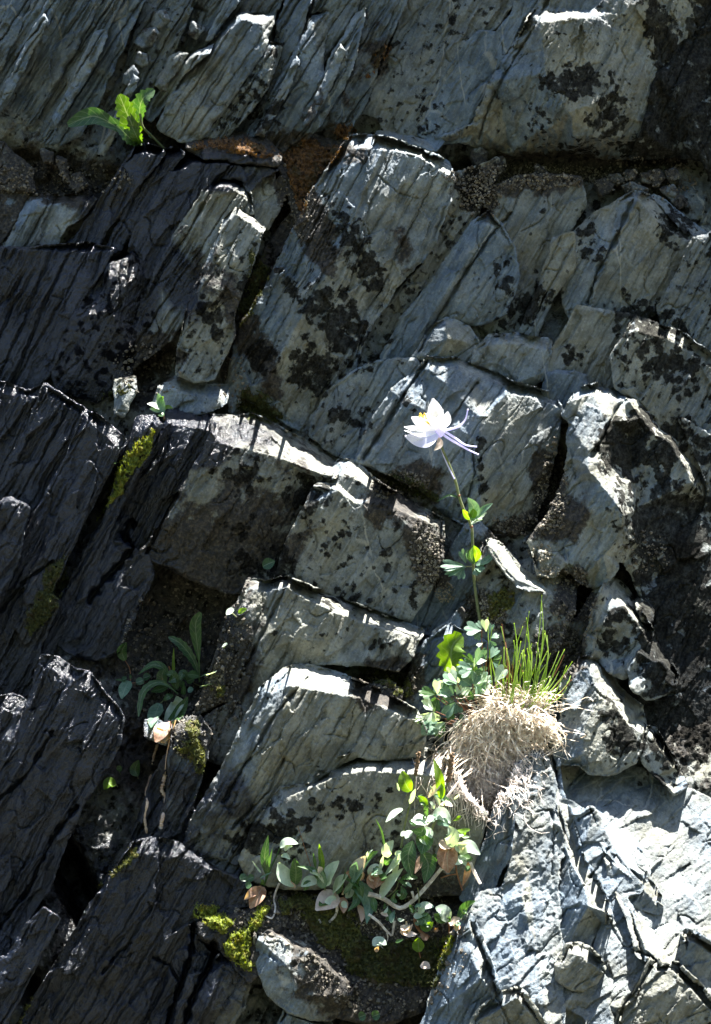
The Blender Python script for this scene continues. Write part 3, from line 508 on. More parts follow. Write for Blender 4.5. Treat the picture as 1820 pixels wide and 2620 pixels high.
# ---- fourth tier
rock('rock_block', 'long block with a bright rippled crest, third down in the middle of the face', 'o', '542,1345,-10 560,1302,-60 600,1308,-70 645,1296,-90 700,1322,-95 760,1340,-95 830,1375,-95 890,1395,-90 948,1413,-80 925,1468 890,1502 820,1490 740,1485 660,1500 610,1560 575,1605 500,1570 440,1600 480,1520 515,1430', ['560,1322,-15 600,1328,-10 645,1314,-20 690,1345,0 740,1370,4 800,1392,0 862,1412,0 930,1432,-10', '660,1316,-45 740,1348,-40 830,1390,-30', '645,1316,0 610,1420,14 560,1560,0', '740,1370,4 700,1440,10 640,1500,0'], off=138, my=.0, mx=0, sa=.5, ra=1.1, fa=1.2, rr=9, val=.66, blue=.1, ang=60, fs=40, warp=3.6, lich=.15, back=240)
rock('rock_block', 'pale broad-shouldered block with streaked white top, above the leafy ledge', 'o', '590,1545,-10 640,1502,-60 670,1493,-80 715,1500,-90 760,1515,-90 850,1550,-90 935,1598,-70 952,1645 945,1690,-20 860,1700 800,1695 730,1730 700,1760 640,1790 590,1840 560,1880 520,1930 470,1920 400,1960 430,1850 480,1760 520,1690 560,1600', ['600,1555,0 650,1530,-14 720,1545,-5 800,1565,4 870,1592,4 940,1620,0', '690,1515,-48 780,1545,-40 860,1572,-30', '650,1540,10 600,1660,20 540,1800,10', '720,1550,4 690,1640,8 700,1700,0'], off=154, my=.02, mx=0, sa=.5, ra=1.1, fa=1.2, rr=11, val=.7, blue=.2, ang=60, fs=42, warp=3.6, back=240)
part('o', '655,1650,-10 690,1660 725,1700,-10 700,1712,10 650,1710 640,1690', name='rock_chip', off=150, my=.3, val=.6, blue=.1, sa=.2)
rock('rock_block', 'shaded block under a flat blinding-white top, behind the seed-head stems', 'o', '630,1770,-20 690,1765,-20 712,1748,-80 760,1705,-110 830,1682,-120 930,1678,-120 985,1692,-100 1010,1720,-50 1040,1780 1090,1830 1070,1900 1040,2000 920,2010 760,1990 640,1990 560,1970 540,1930 570,1860', ['640,1790,0 705,1765,0 760,1738,0 830,1728,0 900,1735,0 960,1738,0 1000,1735,-8', '740,1730,-40 820,1705,-55 960,1712,-50', '700,1800,6 760,1900,8 860,1960,0'], off=146, my=-.05, mx=0, sa=.12, ra=.8, fa=.6, rr=9, val=.66, blue=.0, ang=60, fs=46, warp=3.0, lich=.1, back=240)
part('o', '840,1538,-20 870,1530 900,1550 895,1570 855,1560', name='rock_chip', off=110, my=.4, val=.7, blue=.1, sa=.2, rr=14)
rock('rock_slab', 'thin leaning rib with moss on its shoulder, right of the plant-filled hollow', 'o', '520,1370 545,1345,-10 560,1350 535,1440 500,1540 470,1620 440,1620 470,1520', off=60, my=.10, mx=.3, sa=1, val=.55, blue=.3, wet=.3)
part('o', '390,1625,-30 420,1612,-40 450,1615,-30 470,1640 460,1700 430,1800 400,1860 350,1900 380,1780 385,1690', ['395,1640 450,1640'], name='rock_slab', off=96, my=.09, mx=0, sa=.9, wet=.5, brn=.4, val=.5)
part('o', '330,1620,-30 350,1615,-30 388,1650,0 370,1668 330,1650', name='rock_chip', off=96, my=.3, val=.6, brn=.3, wet=.4)
part('o', '465,1610 520,1580 580,1600 560,1640 510,1720 450,1690', name='rock_block', off=60, my=.08, sa=.7, val=.5, blue=.1, lich=.2)
# ---- right, stack above the boulder
rock('rock_block', 'small pointed block with a bright bumpy right edge, below the hooked crag', 'F', '590,1225,-70 640,1235,-85 700,1290,-85 750,1360,-80 775,1430,-80 830,1490,-70 848,1530,-50 830,1590 790,1680 740,1760 680,1800 600,1760 540,1690,-20 460,1690 450,1600 490,1480 510,1380 550,1290', ['570,1370,-10 620,1350,-14 680,1390,0 740,1450,0 790,1520,0', '600,1290,-40 650,1310,-50 720,1400,-35', '570,1370,0 520,1500,6 500,1650,0'], off=76, my=.09, mx=0, sa=.3, ra=1.2, fa=1.1, rr=9, val=.68, blue=.3, lich=.2, fs=38, warp=2.4)
part('F', '765,1350,-20 800,1345,-30 840,1400,-20 835,1470 800,1460 770,1400', name='rock_chip', off=60, my=.35, val=.7, sa=.2, rr=16)
rock('rock_block', 'wedge block with a smooth bright blue-white top, between the right-hand stack and the black slab', 'F', '830,1580,-60 850,1545,-70 880,1590,-80 940,1690,-80 990,1780,-70 970,1860 900,1900 820,1920 740,1850 720,1760 780,1660', ['800,1700,-10 850,1700,0 920,1710,0 980,1790,-10'], off=72, my=.09, mx=0, sa=.3, ra=1, rr=8, val=.68, blue=.7, fs=38, warp=2.4, lich=.15)
part('F', '735,1810,-20 760,1800,-20 790,1820 790,1870 760,1885 732,1860', name='rock_chip', off=90, my=.35, val=.75, sa=.2, rr=16)
rock('rock_block', 'peaked block with a broad bright sloping top, right of the grass tuft', 'F', '420,1720,-20 430,1690,-40 470,1685,-60 520,1700,-80 570,1740,-95 640,1850,-95 720,1930,-95 780,1980,-90 800,2050,-85 812,2110,-60 790,2200 740,2300 620,2360 480,2360 420,2300 300,2300 250,2150 320,2050 340,1900 310,1850 370,1760', ['465,1720,0 520,1850,10 540,1930,8 580,1925,0 650,2000,0 700,2070,0 790,2130,0', '500,1730,-25 560,1830,-32 640,1920,-42 720,2010,-38', '540,1930,8 450,2100,18 440,2250,18', '380,1800,0 400,2000,10'], off=96, my=.17, mx=0, sa=.3, ra=1.3, fa=1.2, rr=9, val=.72, blue=.4, fs=40, warp=3.0, back=240)
rock('rock_slab', 'small slanting mottled slab on the upper right shoulder of the sunlit boulder', 'F', '830,2100,-50 860,2110,-60 900,2170,-60 960,2270,-60 1010,2360,-40 1040,2440 980,2480 880,2380 800,2300 780,2220', ['830,2130 880,2200 970,2330'], off=60, my=.2, sa=.3, lich=.35, val=.65, warp=2.4)
part('L', '625,335 640,300,-30 690,278,-40 830,265,-40 1000,290,-30 1060,370 1050,410 900,400 700,372', ['650,330,0 830,330,0 1040,385,0'], name='soil_bank', off=96, my=.5, sa=.1, ra=1.6, brn=1, rr=14)
part('L', '1045,380 1100,320,-20 1180,270,-30 1270,290,-30 1390,320,-20 1345,410 1280,490 1210,680 1150,690 1085,480', name='soil_bank', off=52, my=.25, sa=.1, ra=2, brn=1, rr=14)
part('A', '845,1640 850,1620 870,1600', name='soil_bank') if False else None
# ---- the large sunlit boulder, lower right: its pieces lean back together
BR = (1480, 1990, 640)
def bl(label, outline, inner=(), name='rock_slab', off=0, my=.62, mx=-.05, **k):
    o_ = pts('E', outline); xc = sum(min(p[0], 1820) for p in o_)/len(o_); yc = sum(min(p[1], 2620) for p in o_)/len(o_)
    q = dict(dsc=1.0, sa=.14, ra=.9, fa=1.1, rr=3, val=.54, blue=.5, clean=.2, grow=15, ang=45, fs=44, warp=2.5, back=200, ref=(xc, yc, BR[2]+.62*(yc-BR[1])-.06*(xc-BR[0]))); q.update(k)
    rock(name, label, 'E', outline, inner, off=off, my=my, mx=mx, **q)
bl('broad crumbly sunlit boulder in the lower right corner, the base the slabs rest on', '420,260,-60 500,110,-60 600,50,-60 720,40,-60 880,40,-60 1000,90,-40 1100,90,-40 1300,150,-40 1500,260,-40 1760,400,-50 1760,1700,-50 -60,1700,-120 40,1420,-100 120,1130,-80 220,960,-60 310,810,-60 400,640,-60 440,480,-60', ['700,60,0 720,350,0 860,640,0 1010,900,0 1250,1180,0 1500,1400,0 1650,1560,0', '560,150,-30 560,500,-20 600,900,-10 700,1400,0'], name='boulder', off=-12, my=.62, mx=-.06, ra=.9, fa=1.3, sa=.15, rr=12, back=320, fs=48, warp=4)
bl('crumbly knobbly grey slab on the left flank of the sunlit boulder', '450,290 500,110 580,60 650,60 690,200 680,360 760,560 715,600 700,750 720,1100 735,1400 740,1700 640,1700 540,1400 380,1390 290,1110 235,960 310,822 440,800,-10 480,640 430,600 445,480', ['310,822,20 400,850,-6 520,835,6', '640,60,10 600,300,0 560,700,-10 600,1100,0 650,1500,10'], off=10, my=.5, mx=.08, ra=1.6, fa=1.5, val=.50, fs=34, warp=4)
bl('thin upright slab on the left rim of the sunlit boulder, beside the hanging dead roots', '412,275,-20 450,288 448,440 430,600 380,660 330,800 300,820 200,830 270,640 340,520 370,400', ['440,300,10 420,450,14 380,620,10'], off=6, my=.3, mx=.6, ra=.6, fa=.6, sa=.7, ang=70, val=.5, blue=.6)
bl('smooth blue-grey slab at the lower left foot of the sunlit boulder', '225,955,-30 250,1020 290,1110 340,1240 385,1395 330,1450 260,1560 250,1700 -80,1700 0,1500 60,1300 110,1150 160,1035,-30 185,1000,-30', ['225,1005,10 270,1110,24 380,1390,24', '185,1060,0 225,1140,34 290,1290,50 375,1400,30', '60,1330,0 160,1400,30'], off=34, my=.3, mx=.3, ra=.6, fa=.7, sa=.4, ang=66, val=.6, blue=.75)
bl('small shaded block at the bottom edge of the sunlit boulder, bright-topped', '385,1398,-60 490,1370,-60 530,1400,-40 660,1600 680,1700 220,1700 260,1540,-10 310,1470,-30', ['270,1545,0 400,1460,8 500,1400,8 560,1480,0 640,1600,-10'], name='rock_block', off=52, my=.12, mx=0, ra=1, fa=1, val=.6, blue=.1)
bl('long slab with a blinding-white ridge down the middle of the sunlit boulder', '640,20,-40 700,10,-40 720,200 760,330 830,560 860,640 920,720 990,880 1012,950,0 1005,1010,-30 960,1110,-40 880,1130,-20 780,1110 715,1090 700,900 695,720 720,600 690,360 670,200', ['690,80,20 715,300,24 745,480,28 800,620,40 880,780,50 900,880,56 990,920,46', '740,600,0 720,900,6 730,1060,0', '900,890,50 830,1000,20 790,1090,0'], off=6, my=.55, mx=.2, ra=.7, fa=.8, sa=.3, val=.56, blue=.65, ang=60)
bl('rounded brownish knob in the middle of the sunlit boulder, lit only on one corner', '735,1235 785,1125,-30 840,1118,-40 900,1135,-40 945,1190,-30 968,1232,0 930,1300 860,1340 790,1320 740,1290', ['790,1150,0 870,1165,6 890,1195,8 950,1232,6'], name='rock_block', off=40, my=.1, mx=0, ra=.8, fa=.5, rr=18, val=.55, blue=0, brn=.1, sa=.2)
bl('flat veined blue-grey slab right of the white ridge on the boulder', '770,330,-40 830,400 915,350,-10 960,450 1010,560 1100,680 1180,780 1075,805 1150,960 1200,1150 1275,1195 1230,1290 1150,1480 1080,1700 960,1700 900,1500 740,1400 735,1300 860,1345 960,1235 960,1110 1015,960 985,860 860,640', ['915,370,10 870,560,0 960,740,-6 1030,920,-10 1150,1150,0', '960,1240,0 1000,1400,6 1050,1600,10'], off=4, my=.5, mx=-.02, ra=.7, fa=.9, sa=.2, val=.54, blue=.75, ang=38, fs=50)
bl('smooth pale triangular slab high on the sunlit boulder', '912,345,-20 970,360,-30 1050,410,-40 1110,440,-30 1160,540,-20 1220,690,-6 1212,735,0 1150,690 1080,630 1010,540 960,450', ['925,370,8 1010,520,16 1110,650,20 1200,710,16'], off=4, my=.64, mx=-.14, ra=.3, fa=.35, sa=.3, val=.66, blue=.9)
bl('notched step with a dark underside, right of the veined slab on the boulder', '1015,590,-30 1060,590,-40 1130,650,-30 1215,715,-20 1285,830,-10 1290,900 1200,880 1080,810 1110,770 1040,700', ['1040,640,6 1110,690,10 1190,760,14 1270,850,10'], name='rock_block', off=10, my=.3, mx=0, ra=1, fa=1, val=.55, blue=.4)
bl('second white ridge of the boulder, running down to the lower right corner', '1085,805,-30 1150,830,-40 1210,900,-50 1290,1000,-60 1350,1060,-60 1430,1190,-60 1440,1270,-20 1390,1250 1285,1195 1200,1150 1150,960 1110,870', ['1100,840,10 1160,960,20 1220,1130,26 1290,1190,26 1390,1235,14'], off=8, my=.62, mx=0, ra=.8, fa=.8, val=.6, blue=.4)
bl('brownish-green block with black freckles in the bottom right corner', '1270,1190,-50 1310,1235,-50 1390,1225,-70 1450,1280,-80 1530,1350,-80 1596,1430,-70 1700,1500 1720,1700 1050,1700 1090,1500 1150,1440 1230,1290', ['1290,1255,0 1380,1250,0 1440,1310,8 1530,1410,10 1600,1480,0', '1290,1255,0 1220,1390,20 1100,1600,10'], name='rock_block', off=26, my=.14, mx=0, ra=1.1, fa=.9, val=.62, blue=0, lich=.2)
bl('wedge block at the right edge of the frame, low on the sunlit boulder', '1455,1040,-50 1510,1060,-60 1596,1120,-60 1750,1200,-60 1750,1400 1600,1290 1500,1310 1440,1270 1455,1150', ['1470,1080,10 1510,1095,16 1600,1170,10', '1510,1095,16 1480,1290,0'], name='rock_block', off=10, my=.1, mx=0, ra=1, fa=1, val=.6, blue=.6)
bl('small shaded ledge block near the top of the sunlit boulder', '760,300,-20 820,330,-20 850,350 860,390 800,430,0 770,400', name='rock_chip', off=22, my=.1, val=.5)
# ---- lower left: large wet slabs
W2 = dict(dsc=.5, wet=1, val=.42, blue=.8, sa=.7, ra=.8, fa=1.3, rr=9, ang=60)
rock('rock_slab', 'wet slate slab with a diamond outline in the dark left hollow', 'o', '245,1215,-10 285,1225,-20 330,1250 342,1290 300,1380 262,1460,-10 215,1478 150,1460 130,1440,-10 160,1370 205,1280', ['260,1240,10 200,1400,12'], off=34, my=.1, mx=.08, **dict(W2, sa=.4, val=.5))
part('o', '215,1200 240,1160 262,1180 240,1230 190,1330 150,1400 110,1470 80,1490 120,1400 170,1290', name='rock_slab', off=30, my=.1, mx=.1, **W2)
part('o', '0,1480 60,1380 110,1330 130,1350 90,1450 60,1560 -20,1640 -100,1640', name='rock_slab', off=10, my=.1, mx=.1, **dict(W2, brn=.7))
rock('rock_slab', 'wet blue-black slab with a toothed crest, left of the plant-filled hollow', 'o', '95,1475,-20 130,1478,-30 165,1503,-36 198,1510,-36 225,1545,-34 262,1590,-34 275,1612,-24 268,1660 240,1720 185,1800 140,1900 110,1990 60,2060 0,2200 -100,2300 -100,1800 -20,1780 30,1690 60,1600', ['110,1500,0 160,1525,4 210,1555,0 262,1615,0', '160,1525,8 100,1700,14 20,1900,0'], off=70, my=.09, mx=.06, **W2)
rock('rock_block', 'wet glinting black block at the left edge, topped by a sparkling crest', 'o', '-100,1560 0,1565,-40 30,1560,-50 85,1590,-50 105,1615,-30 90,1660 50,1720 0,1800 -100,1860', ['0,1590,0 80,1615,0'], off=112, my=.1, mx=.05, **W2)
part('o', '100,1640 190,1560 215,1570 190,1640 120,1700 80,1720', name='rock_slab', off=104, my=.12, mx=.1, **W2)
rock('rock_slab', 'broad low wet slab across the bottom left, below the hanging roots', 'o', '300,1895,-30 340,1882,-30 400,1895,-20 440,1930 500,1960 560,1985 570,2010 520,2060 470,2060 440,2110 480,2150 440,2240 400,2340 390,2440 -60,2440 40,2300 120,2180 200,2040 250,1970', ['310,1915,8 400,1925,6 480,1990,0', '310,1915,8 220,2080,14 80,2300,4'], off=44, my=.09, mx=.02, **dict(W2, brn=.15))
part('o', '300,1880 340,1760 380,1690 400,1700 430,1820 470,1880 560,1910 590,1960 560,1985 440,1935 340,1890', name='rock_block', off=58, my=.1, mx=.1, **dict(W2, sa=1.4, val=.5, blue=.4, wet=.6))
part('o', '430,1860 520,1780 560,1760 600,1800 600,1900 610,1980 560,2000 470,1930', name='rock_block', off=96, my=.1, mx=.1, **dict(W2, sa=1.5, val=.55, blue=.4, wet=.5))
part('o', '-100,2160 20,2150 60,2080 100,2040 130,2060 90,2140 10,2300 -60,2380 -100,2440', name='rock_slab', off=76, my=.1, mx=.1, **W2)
rock('rock_block', 'narrow split block in the bottom left, between the wet slab and the bright moss', 'D', '790,900 800,840,-20 855,775,-30 900,800 945,870,-20 952,930 890,1010 840,1015 800,960', ['860,800,6 850,900,12 840,1000,0'], off=52, my=.12, mx=0, sa=.5, val=.6, blue=.7, wet=.2, warp=4)
rock('rock_block', 'smooth dull block at the bottom edge, below the bright moss cushion', 'D', '1000,915,-20 1060,960 1115,1050,0 1090,1150 1010,1260 960,1400 820,1400 840,1200 900,1040', ['1000,960,10 930,1150,14'], off=62, my=.12, mx=0, sa=.5, val=.55, blue=.4, warp=4)
part('D', '850,1020 900,1010 880,1100 830,1228 780,1400 720,1400 800,1150', name='rock_slab', off=50, my=.12, sa=.6, val=.5, blue=.4, wet=.3)
rock('rock_block', 'mossy-topped stone with one blinding-white patch, bottom centre below the leaves', 'D', '1140,880,-20 1165,790,-60 1230,750,-100 1330,740,-110 1420,780,-110 1500,850,-100 1580,950,-90 1600,1030,-50 1560,1100 1490,1205,-20 1400,1200 1300,1170 1210,1090 1170,1000', ['1160,850,0 1210,800,-20 1270,800,-40 1290,840,-34 1330,890,-4 1395,905,6 1450,960,0 1550,1040,-6', '1290,860,0 1280,960,14 1360,1100,10', '1300,770,-80 1340,830,-60 1400,880,-44'], off=118, my=.1, mx=0, sa=.3, ra=1.1, fa=.9, rr=11, val=.62, blue=.35, warp=2.5, fs=44, back=200)
rock('rock_block', 'pale grey stone tip poking up at the bottom edge', 'D', '1255,1228,-10 1295,1150,-60 1340,1165,-60 1400,1195,-50 1480,1228,-40 1500,1400 1200,1400', ['1290,1185,0 1340,1200,0 1420,1228,0'], off=60, my=.3, mx=0, sa=.3, val=.75, blue=.6, warp=3)
part('o', '550,1990,-40 620,1965,-50 760,1965,-50 900,1990,-50 1040,2010,-40 1060,2060 1000,2160 960,2260 860,2300 720,2270 600,2200 560,2100', ['570,2040,0 700,2030,0 860,2040,0 1020,2070,0'], name='soil_bank', off=66, my=.3, sa=.1, ra=2.4, fa=.6, rr=20, brn=1, val=.5)
part('o', '425,2060,-40 460,2035,-50 530,2030,-50 590,2000,-50 640,1990,-40 650,2040 610,2110 580,2180 560,2200 500,2130 450,2100', ['440,2075,0 500,2065,0 600,2040,0'], name='soil_bank', off=104, my=.35, sa=.1, ra=2, fa=.6, rr=16, brn=.9, val=.5)
# ------------------------------------------------------------------ open cracks
crack('o', '1230,0 1200,60 1150,140 1100,230 1075,310', 3, 26)
crack('o', '1420,450 1380,540 1340,610 1320,680', 4, 34)
crack('o', '1145,480 1100,530 1040,620 990,700 940,790', 3, 26)
crack('o', '960,810 910,880 860,960 815,1030', 3.5, 30)
crack('o', '1070,860 1040,900 1010,950 960,1000', 2.6, 20)
crack('o', '1060,1000 1066,1060 1050,1120 1030,1160', 2.4, 18)
crack('F', '700,170 650,200 600,300 560,390 490,500', 3.5, 26)
crack('E', '1280,1200 1220,1280 1160,1380 1100,1450 1060,1540', 5, 24)
crack('E', '1010,560 980,620 930,700 900,720', 3, 15)
crack('E', '690,340 700,400 700,560 690,700', 2.4, 10)
crack('E', '850,880 780,900 740,960', 3, 10)
crack('E', '1010,940 1050,1040 1100,1110 1060,1180', 2, 8)
crack('E', '1270,1180 1100,1110', 2, 7)
crack('E', '380,1400 420,1480 450,1552', 3, 12)
crack('A', '1040,740 960,830 900,940 870,1000', 4, 30)
crack('A', '870,0 860,30 930,50 900,130', 3, 20)
crack('o', '540,540 500,560', 2, 10)
crack('C', '590,60 560,130 600,180 540,250 460,330 400,420', 6, 40)
crack('D', '870,790 860,900 830,1010 790,1120 760,1228', 5, 40)
crack('D', '960,870 960,940 900,1040 860,1130 830,1228', 6, 45)
crack('D', '590,860 540,900 460,1000', 3, 18)
crack('D', '690,930 760,960 800,1030', 3, 18)
crack('o', '0,2080 60,2000 120,1880 170,1810', 4, 30)
crack('o', '-10,1800 60,1740 120,1640', 3, 22)
crack('o', '120,1260 60,1300 0,1370', 3, 24)
crack('o', '400,1110 350,1200 330,1240', 3, 24)
crack('o', '820,730 800,800 760,850', 3, 16)
crack('o', '770,380 700,520 660,620', 2.6, 16)
crack('a', '100,790 200,870 280,890', 1.6, 8)
crack('o', '640,1700 600,1780 520,1860', 3, 22)
crack('o', '690,1520 620,1600 560,1700 500,1800', 3.2, 22)
crack('o', '640,1320 600,1400 540,1520', 3, 20)
# ------------------------------------------------------------------ the cliff behind everything: soil-filled body of the face
def build_cliff():
    g = 7.0
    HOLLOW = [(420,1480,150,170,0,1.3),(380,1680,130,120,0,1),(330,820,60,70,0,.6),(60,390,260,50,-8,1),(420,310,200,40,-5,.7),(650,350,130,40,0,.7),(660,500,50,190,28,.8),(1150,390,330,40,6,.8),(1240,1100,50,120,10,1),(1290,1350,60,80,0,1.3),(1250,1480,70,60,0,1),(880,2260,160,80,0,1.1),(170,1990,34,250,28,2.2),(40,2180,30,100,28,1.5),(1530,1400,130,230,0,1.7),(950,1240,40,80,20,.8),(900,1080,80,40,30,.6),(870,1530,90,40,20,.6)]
    xs = np.arange(-1500, 3400, g); ys = np.arange(-1300, 3700, g)
    # coarser away from the surveyed part
    xs = np.concatenate([np.arange(-2600, -200, 40), np.arange(-200, 2020, 5.0), np.arange(2020, 4400, 40)])
    ys = np.concatenate([np.arange(-900, -200, 40), np.arange(-200, 2800, 5.0), np.arange(2800, 3700, 40)])
    X, Y = np.meshgrid(xs, ys)
    b = dict(ang=60, sa=.8, ra=2.2, fa=1.2, fs=40)
    HOL = blobs(X, Y, HOLLOW)
    D = base(Y)-34-60*HOL+detail(X, Y, b, 3)+7*np.abs(fbm(X/16, Y/16, 8, 3))+14*fbm(X/90, Y/90, 9, 3)
    far = np.clip((np.abs(X-910)-1100)/600, 0, 1)+np.clip((-Y-150)/500, 0, 1)
    D = D+far*(60*facets(X/210, Y/260, 70)+30*facets(X/90, Y/150, 74))
    n, m = X.shape; k = S*(DC-D)/DC
    co = np.stack([(X-910)*k, -D*S, ZC-(Y-1310)*k], -1).reshape(-1, 3)
    I = np.arange(n*m).reshape(n, m)
    F = np.stack([I[:-1, :-1], I[1:, :-1], I[1:, 1:], I[:-1, 1:]], -1).reshape(-1, 4)
    x = X.ravel(); y = Y.ravel()
    A = np.ones((len(x), 4)); B2 = np.ones((len(x), 4))
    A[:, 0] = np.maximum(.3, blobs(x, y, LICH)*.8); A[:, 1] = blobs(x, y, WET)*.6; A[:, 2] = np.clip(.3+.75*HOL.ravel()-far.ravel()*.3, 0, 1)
    B2[:, 0] = .3; B2[:, 1] = .5; B2[:, 2] = .5
    o = mesh_obj('cliff', co, F, ROCK, None, True, {'mA': A, 'mB': B2}, P(910, 2620, 700))
    o['kind'] = 'structure'; o['label'] = 'dark soil-filled body of the slate cliff behind its slabs'
    # register in the relief map
    gx, gy = np.meshgrid(np.arange(ZW), np.arange(ZH)); xx = GX0+gx*G; yy = GY0+gy*G
    ix = np.clip(np.searchsorted(xs, xx.ravel()), 0, m-1); iy = np.clip(np.searchsorted(ys, yy.ravel()), 0, n-1)
    np.maximum(ZB, D[iy, ix].reshape(ZB.shape), out=ZB)
    return o
CLIFF = build_cliff()
for b in BLOCKS:
    build_rock(b, None if b['label'] else CLIFF)
print('rocks', len(BLOCKS), round(time.time()-T0, 1))
# ------------------------------------------------------------------ unseen floor and dark slope, added to block low sky fill
FLOOR = simple('blocker_floor', (.03, .025, .016), (.07, .06, .035), 3, .9, bump=0, c3=(.03, .05, .02))
SLOPE_DARK = simple('dark_slope', (.012, .022, .008), (.035, .055, .018), .7, .9, bump=0, c3=(.02, .03, .012))
def sheet(name, fn, x0, x1, n, y0, y1, m, mat, label):
    X, Y = np.meshgrid(np.linspace(x0, x1, n), np.linspace(y0, y1, m)); Z = fn(X, Y)
    I = np.arange(n*m).reshape(m, n)
    F = np.stack([I[:-1, :-1], I[:-1, 1:], I[1:, 1:], I[1:, :-1]], -1).reshape(-1, 4)
    o = mesh_obj(name, np.stack([X, Y, Z], -1).reshape(-1, 3), F, mat); o['kind'] = 'structure'; o['label'] = label
sheet('ground', lambda X, Y: -.35+.08*fbm(X*.8, Y*.8, 3, 3)-.02*(Y+.3)*0, -16, 16, 120, -9, .3, 60, FLOOR, 'unseen dark floor added at the foot of the cliff to cut low sky fill')
sheet('blocker_slope', lambda X, Y: -.45+(-8.5-Y)*.95+.9*fbm(X*.25, Y*.25, 9, 4)+.5*np.abs(fbm(X*1.1, Y*1.1, 19, 3)), -26, 26, 160, -19, -8.3, 90, SLOPE_DARK, 'unseen dark slope added behind the camera to block horizon sky')
# ------------------------------------------------------------------ plant materials
GREEN = simple('green_leaf', (.035, .085, .025), (.06, .125, .035), 160, .42, .38, .0002)
DKGREEN = simple('deep_green_leaf', (.022, .06, .022), (.04, .09, .03), 160, .4, .3, .0002)
YGREEN = simple('backlit_leaf', (.10, .19, .018), (.15, .25, .03), 160, .5, .55, .0002)  # backlit glow put into the yellow-green base colour
GLAUC = simple('blue_green_leaf', (.07, .14, .09), (.13, .22, .15), 140, .5, .3, .0002)
SUNLIT = simple('sunlit_leaf', (.33, .42, .31), (.45, .53, .43), 160, .34, .35, .0002)  # blown-out white of sunlit leaves put into the base colour
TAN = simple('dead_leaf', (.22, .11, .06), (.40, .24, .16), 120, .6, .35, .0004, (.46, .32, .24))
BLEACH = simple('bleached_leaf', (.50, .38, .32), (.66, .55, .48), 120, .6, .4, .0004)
STEM = simple('green_stem', (.12, .15, .06), (.20, .21, .11), 200, .5, .3, 0)
YG2 = simple('lit_dandelion_leaf', (.035, .075, .010), (.055, .105, .014), 160, .5, .4, .0002)
RSTEM = simple('reddish_stem', (.16, .07, .035), (.24, .12, .06), 200, .5, .2, 0)
STRAW = simple('straw', (.48, .42, .34), (.84, .81, .75), 200, .7, -.5, 0)
ROOT = simple('dry_root', (.48, .44, .40), (.78, .74, .70), 200, .75, -.4, 0)
ROOTBALL = simple('root_ball', (.05, .038, .02), (.15, .11, .05), 260, .9, 0, .002)
PETAL = simple('white_petal', (.72, .72, .74), (.80, .80, .80), 90, .6, -.45, 0)
LILAC = simple('lilac_sepal', (.60, .60, .72), (.70, .70, .79), 90, .6, -.4, 0)
SPUR = simple('lilac_spur', (.55, .53, .70), (.68, .66, .80), 90, .5, -.3, 0)
STAMEN = simple('yellow_stamen', (.62, .42, .04), (.75, .58, .10), 200, .6, .2, 0)
BLADE = simple('grass_blade', (.24, .34, .07), (.36, .46, .13), 60, .45, .4, 0)
SEED = simple('seed_head', (.13, .075, .035), (.26, .17, .10), 900, .85, 0, .001)
WATER = simple('water_bead', (.6, .6, .62), (.7, .7, .72), 100, .05, 0, 0, spec=1.0)
# ------------------------------------------------------------------ plant geometry
def vp(v, x, y, d=0):
    x0, y0, k = VW[v]; return (x0+x*k, y0+y*k, d)
def bez(pl, n):
    """smooth polyline through points (Catmull-Rom)"""
    p = [np.array(q, float) for q in pl]; p = [2*p[0]-p[1]]+p+[2*p[-1]-p[-2]]; out = []
    m = len(p)-3
    for i in range(n+1):
        t = i/n*m; j = min(int(t), m-1); t -= j; a, b, c, d = p[j:j+4]
        out.append(.5*((2*b)+(c-a)*t+(2*a-5*b+4*c-d)*t*t+(3*b-a-3*c+d)*t**3))
    return out
class Geo:
    def __init__(s): s.v = []; s.f = []; s.lf = []
    def quad(s, *q): s.f.append(q)
    def tube(s, pl, r, n=10, k=5, taper=1.0, beads=0):
        """pl in survey units (x, y, d); r in survey units"""
        c = [P(*q) for q in bez(pl, n)]; rows = []
        for i, p in enumerate(c):
            t = (c[min(i+1, n)]-c[max(i-1, 0)]); t = t.normalized() if t.length > 1e-9 else Vector((0, 0, 1))
            a = t.cross(Vector((0.3, 1, 0.2))).normalized(); b = t.cross(a)
            rr = r*S*(1+(taper-1)*i/n)
            if beads: rr *= 1+beads*random.random()
            rows.append(len(s.v))
            for j in range(k):
                an = 2*math.pi*j/k; s.v.append(p+(a*math.cos(an)+b*math.sin(an))*rr)
        for i in range(n):
            for j in range(k): s.quad(rows[i]+j, rows[i]+(j+1) % k, rows[i+1]+(j+1) % k, rows[i+1]+j)
    def ball(s, c, r, n=5, m=6, sq=(1, 1, 1)):
        c = P(*c); i0 = len(s.v)
        for i in range(n+1):
            th = math.pi*i/n
            for j in range(m):
                a = 2*math.pi*j/m
                s.v.append(c+Vector((math.sin(th)*math.cos(a)*sq[0], math.sin(th)*math.sin(a)*sq[1], math.cos(th)*sq[2]))*r*S)
        for i in range(n):
            for j in range(m): s.quad(i0+i*m+j, i0+(i+1)*m+j, i0+(i+1)*m+(j+1) % m, i0+i*m+(j+1) % m)
    def build(s, name, mat, parent=None, smooth=True):
        co = np.array([tuple(q) for q in s.v])
        org = co.mean(0) if parent is None else co[0]
        return mesh_obj(name, co, np.array(s.f), mat, parent, smooth, {'lf': s.lf} if s.lf else None, Vector(org))
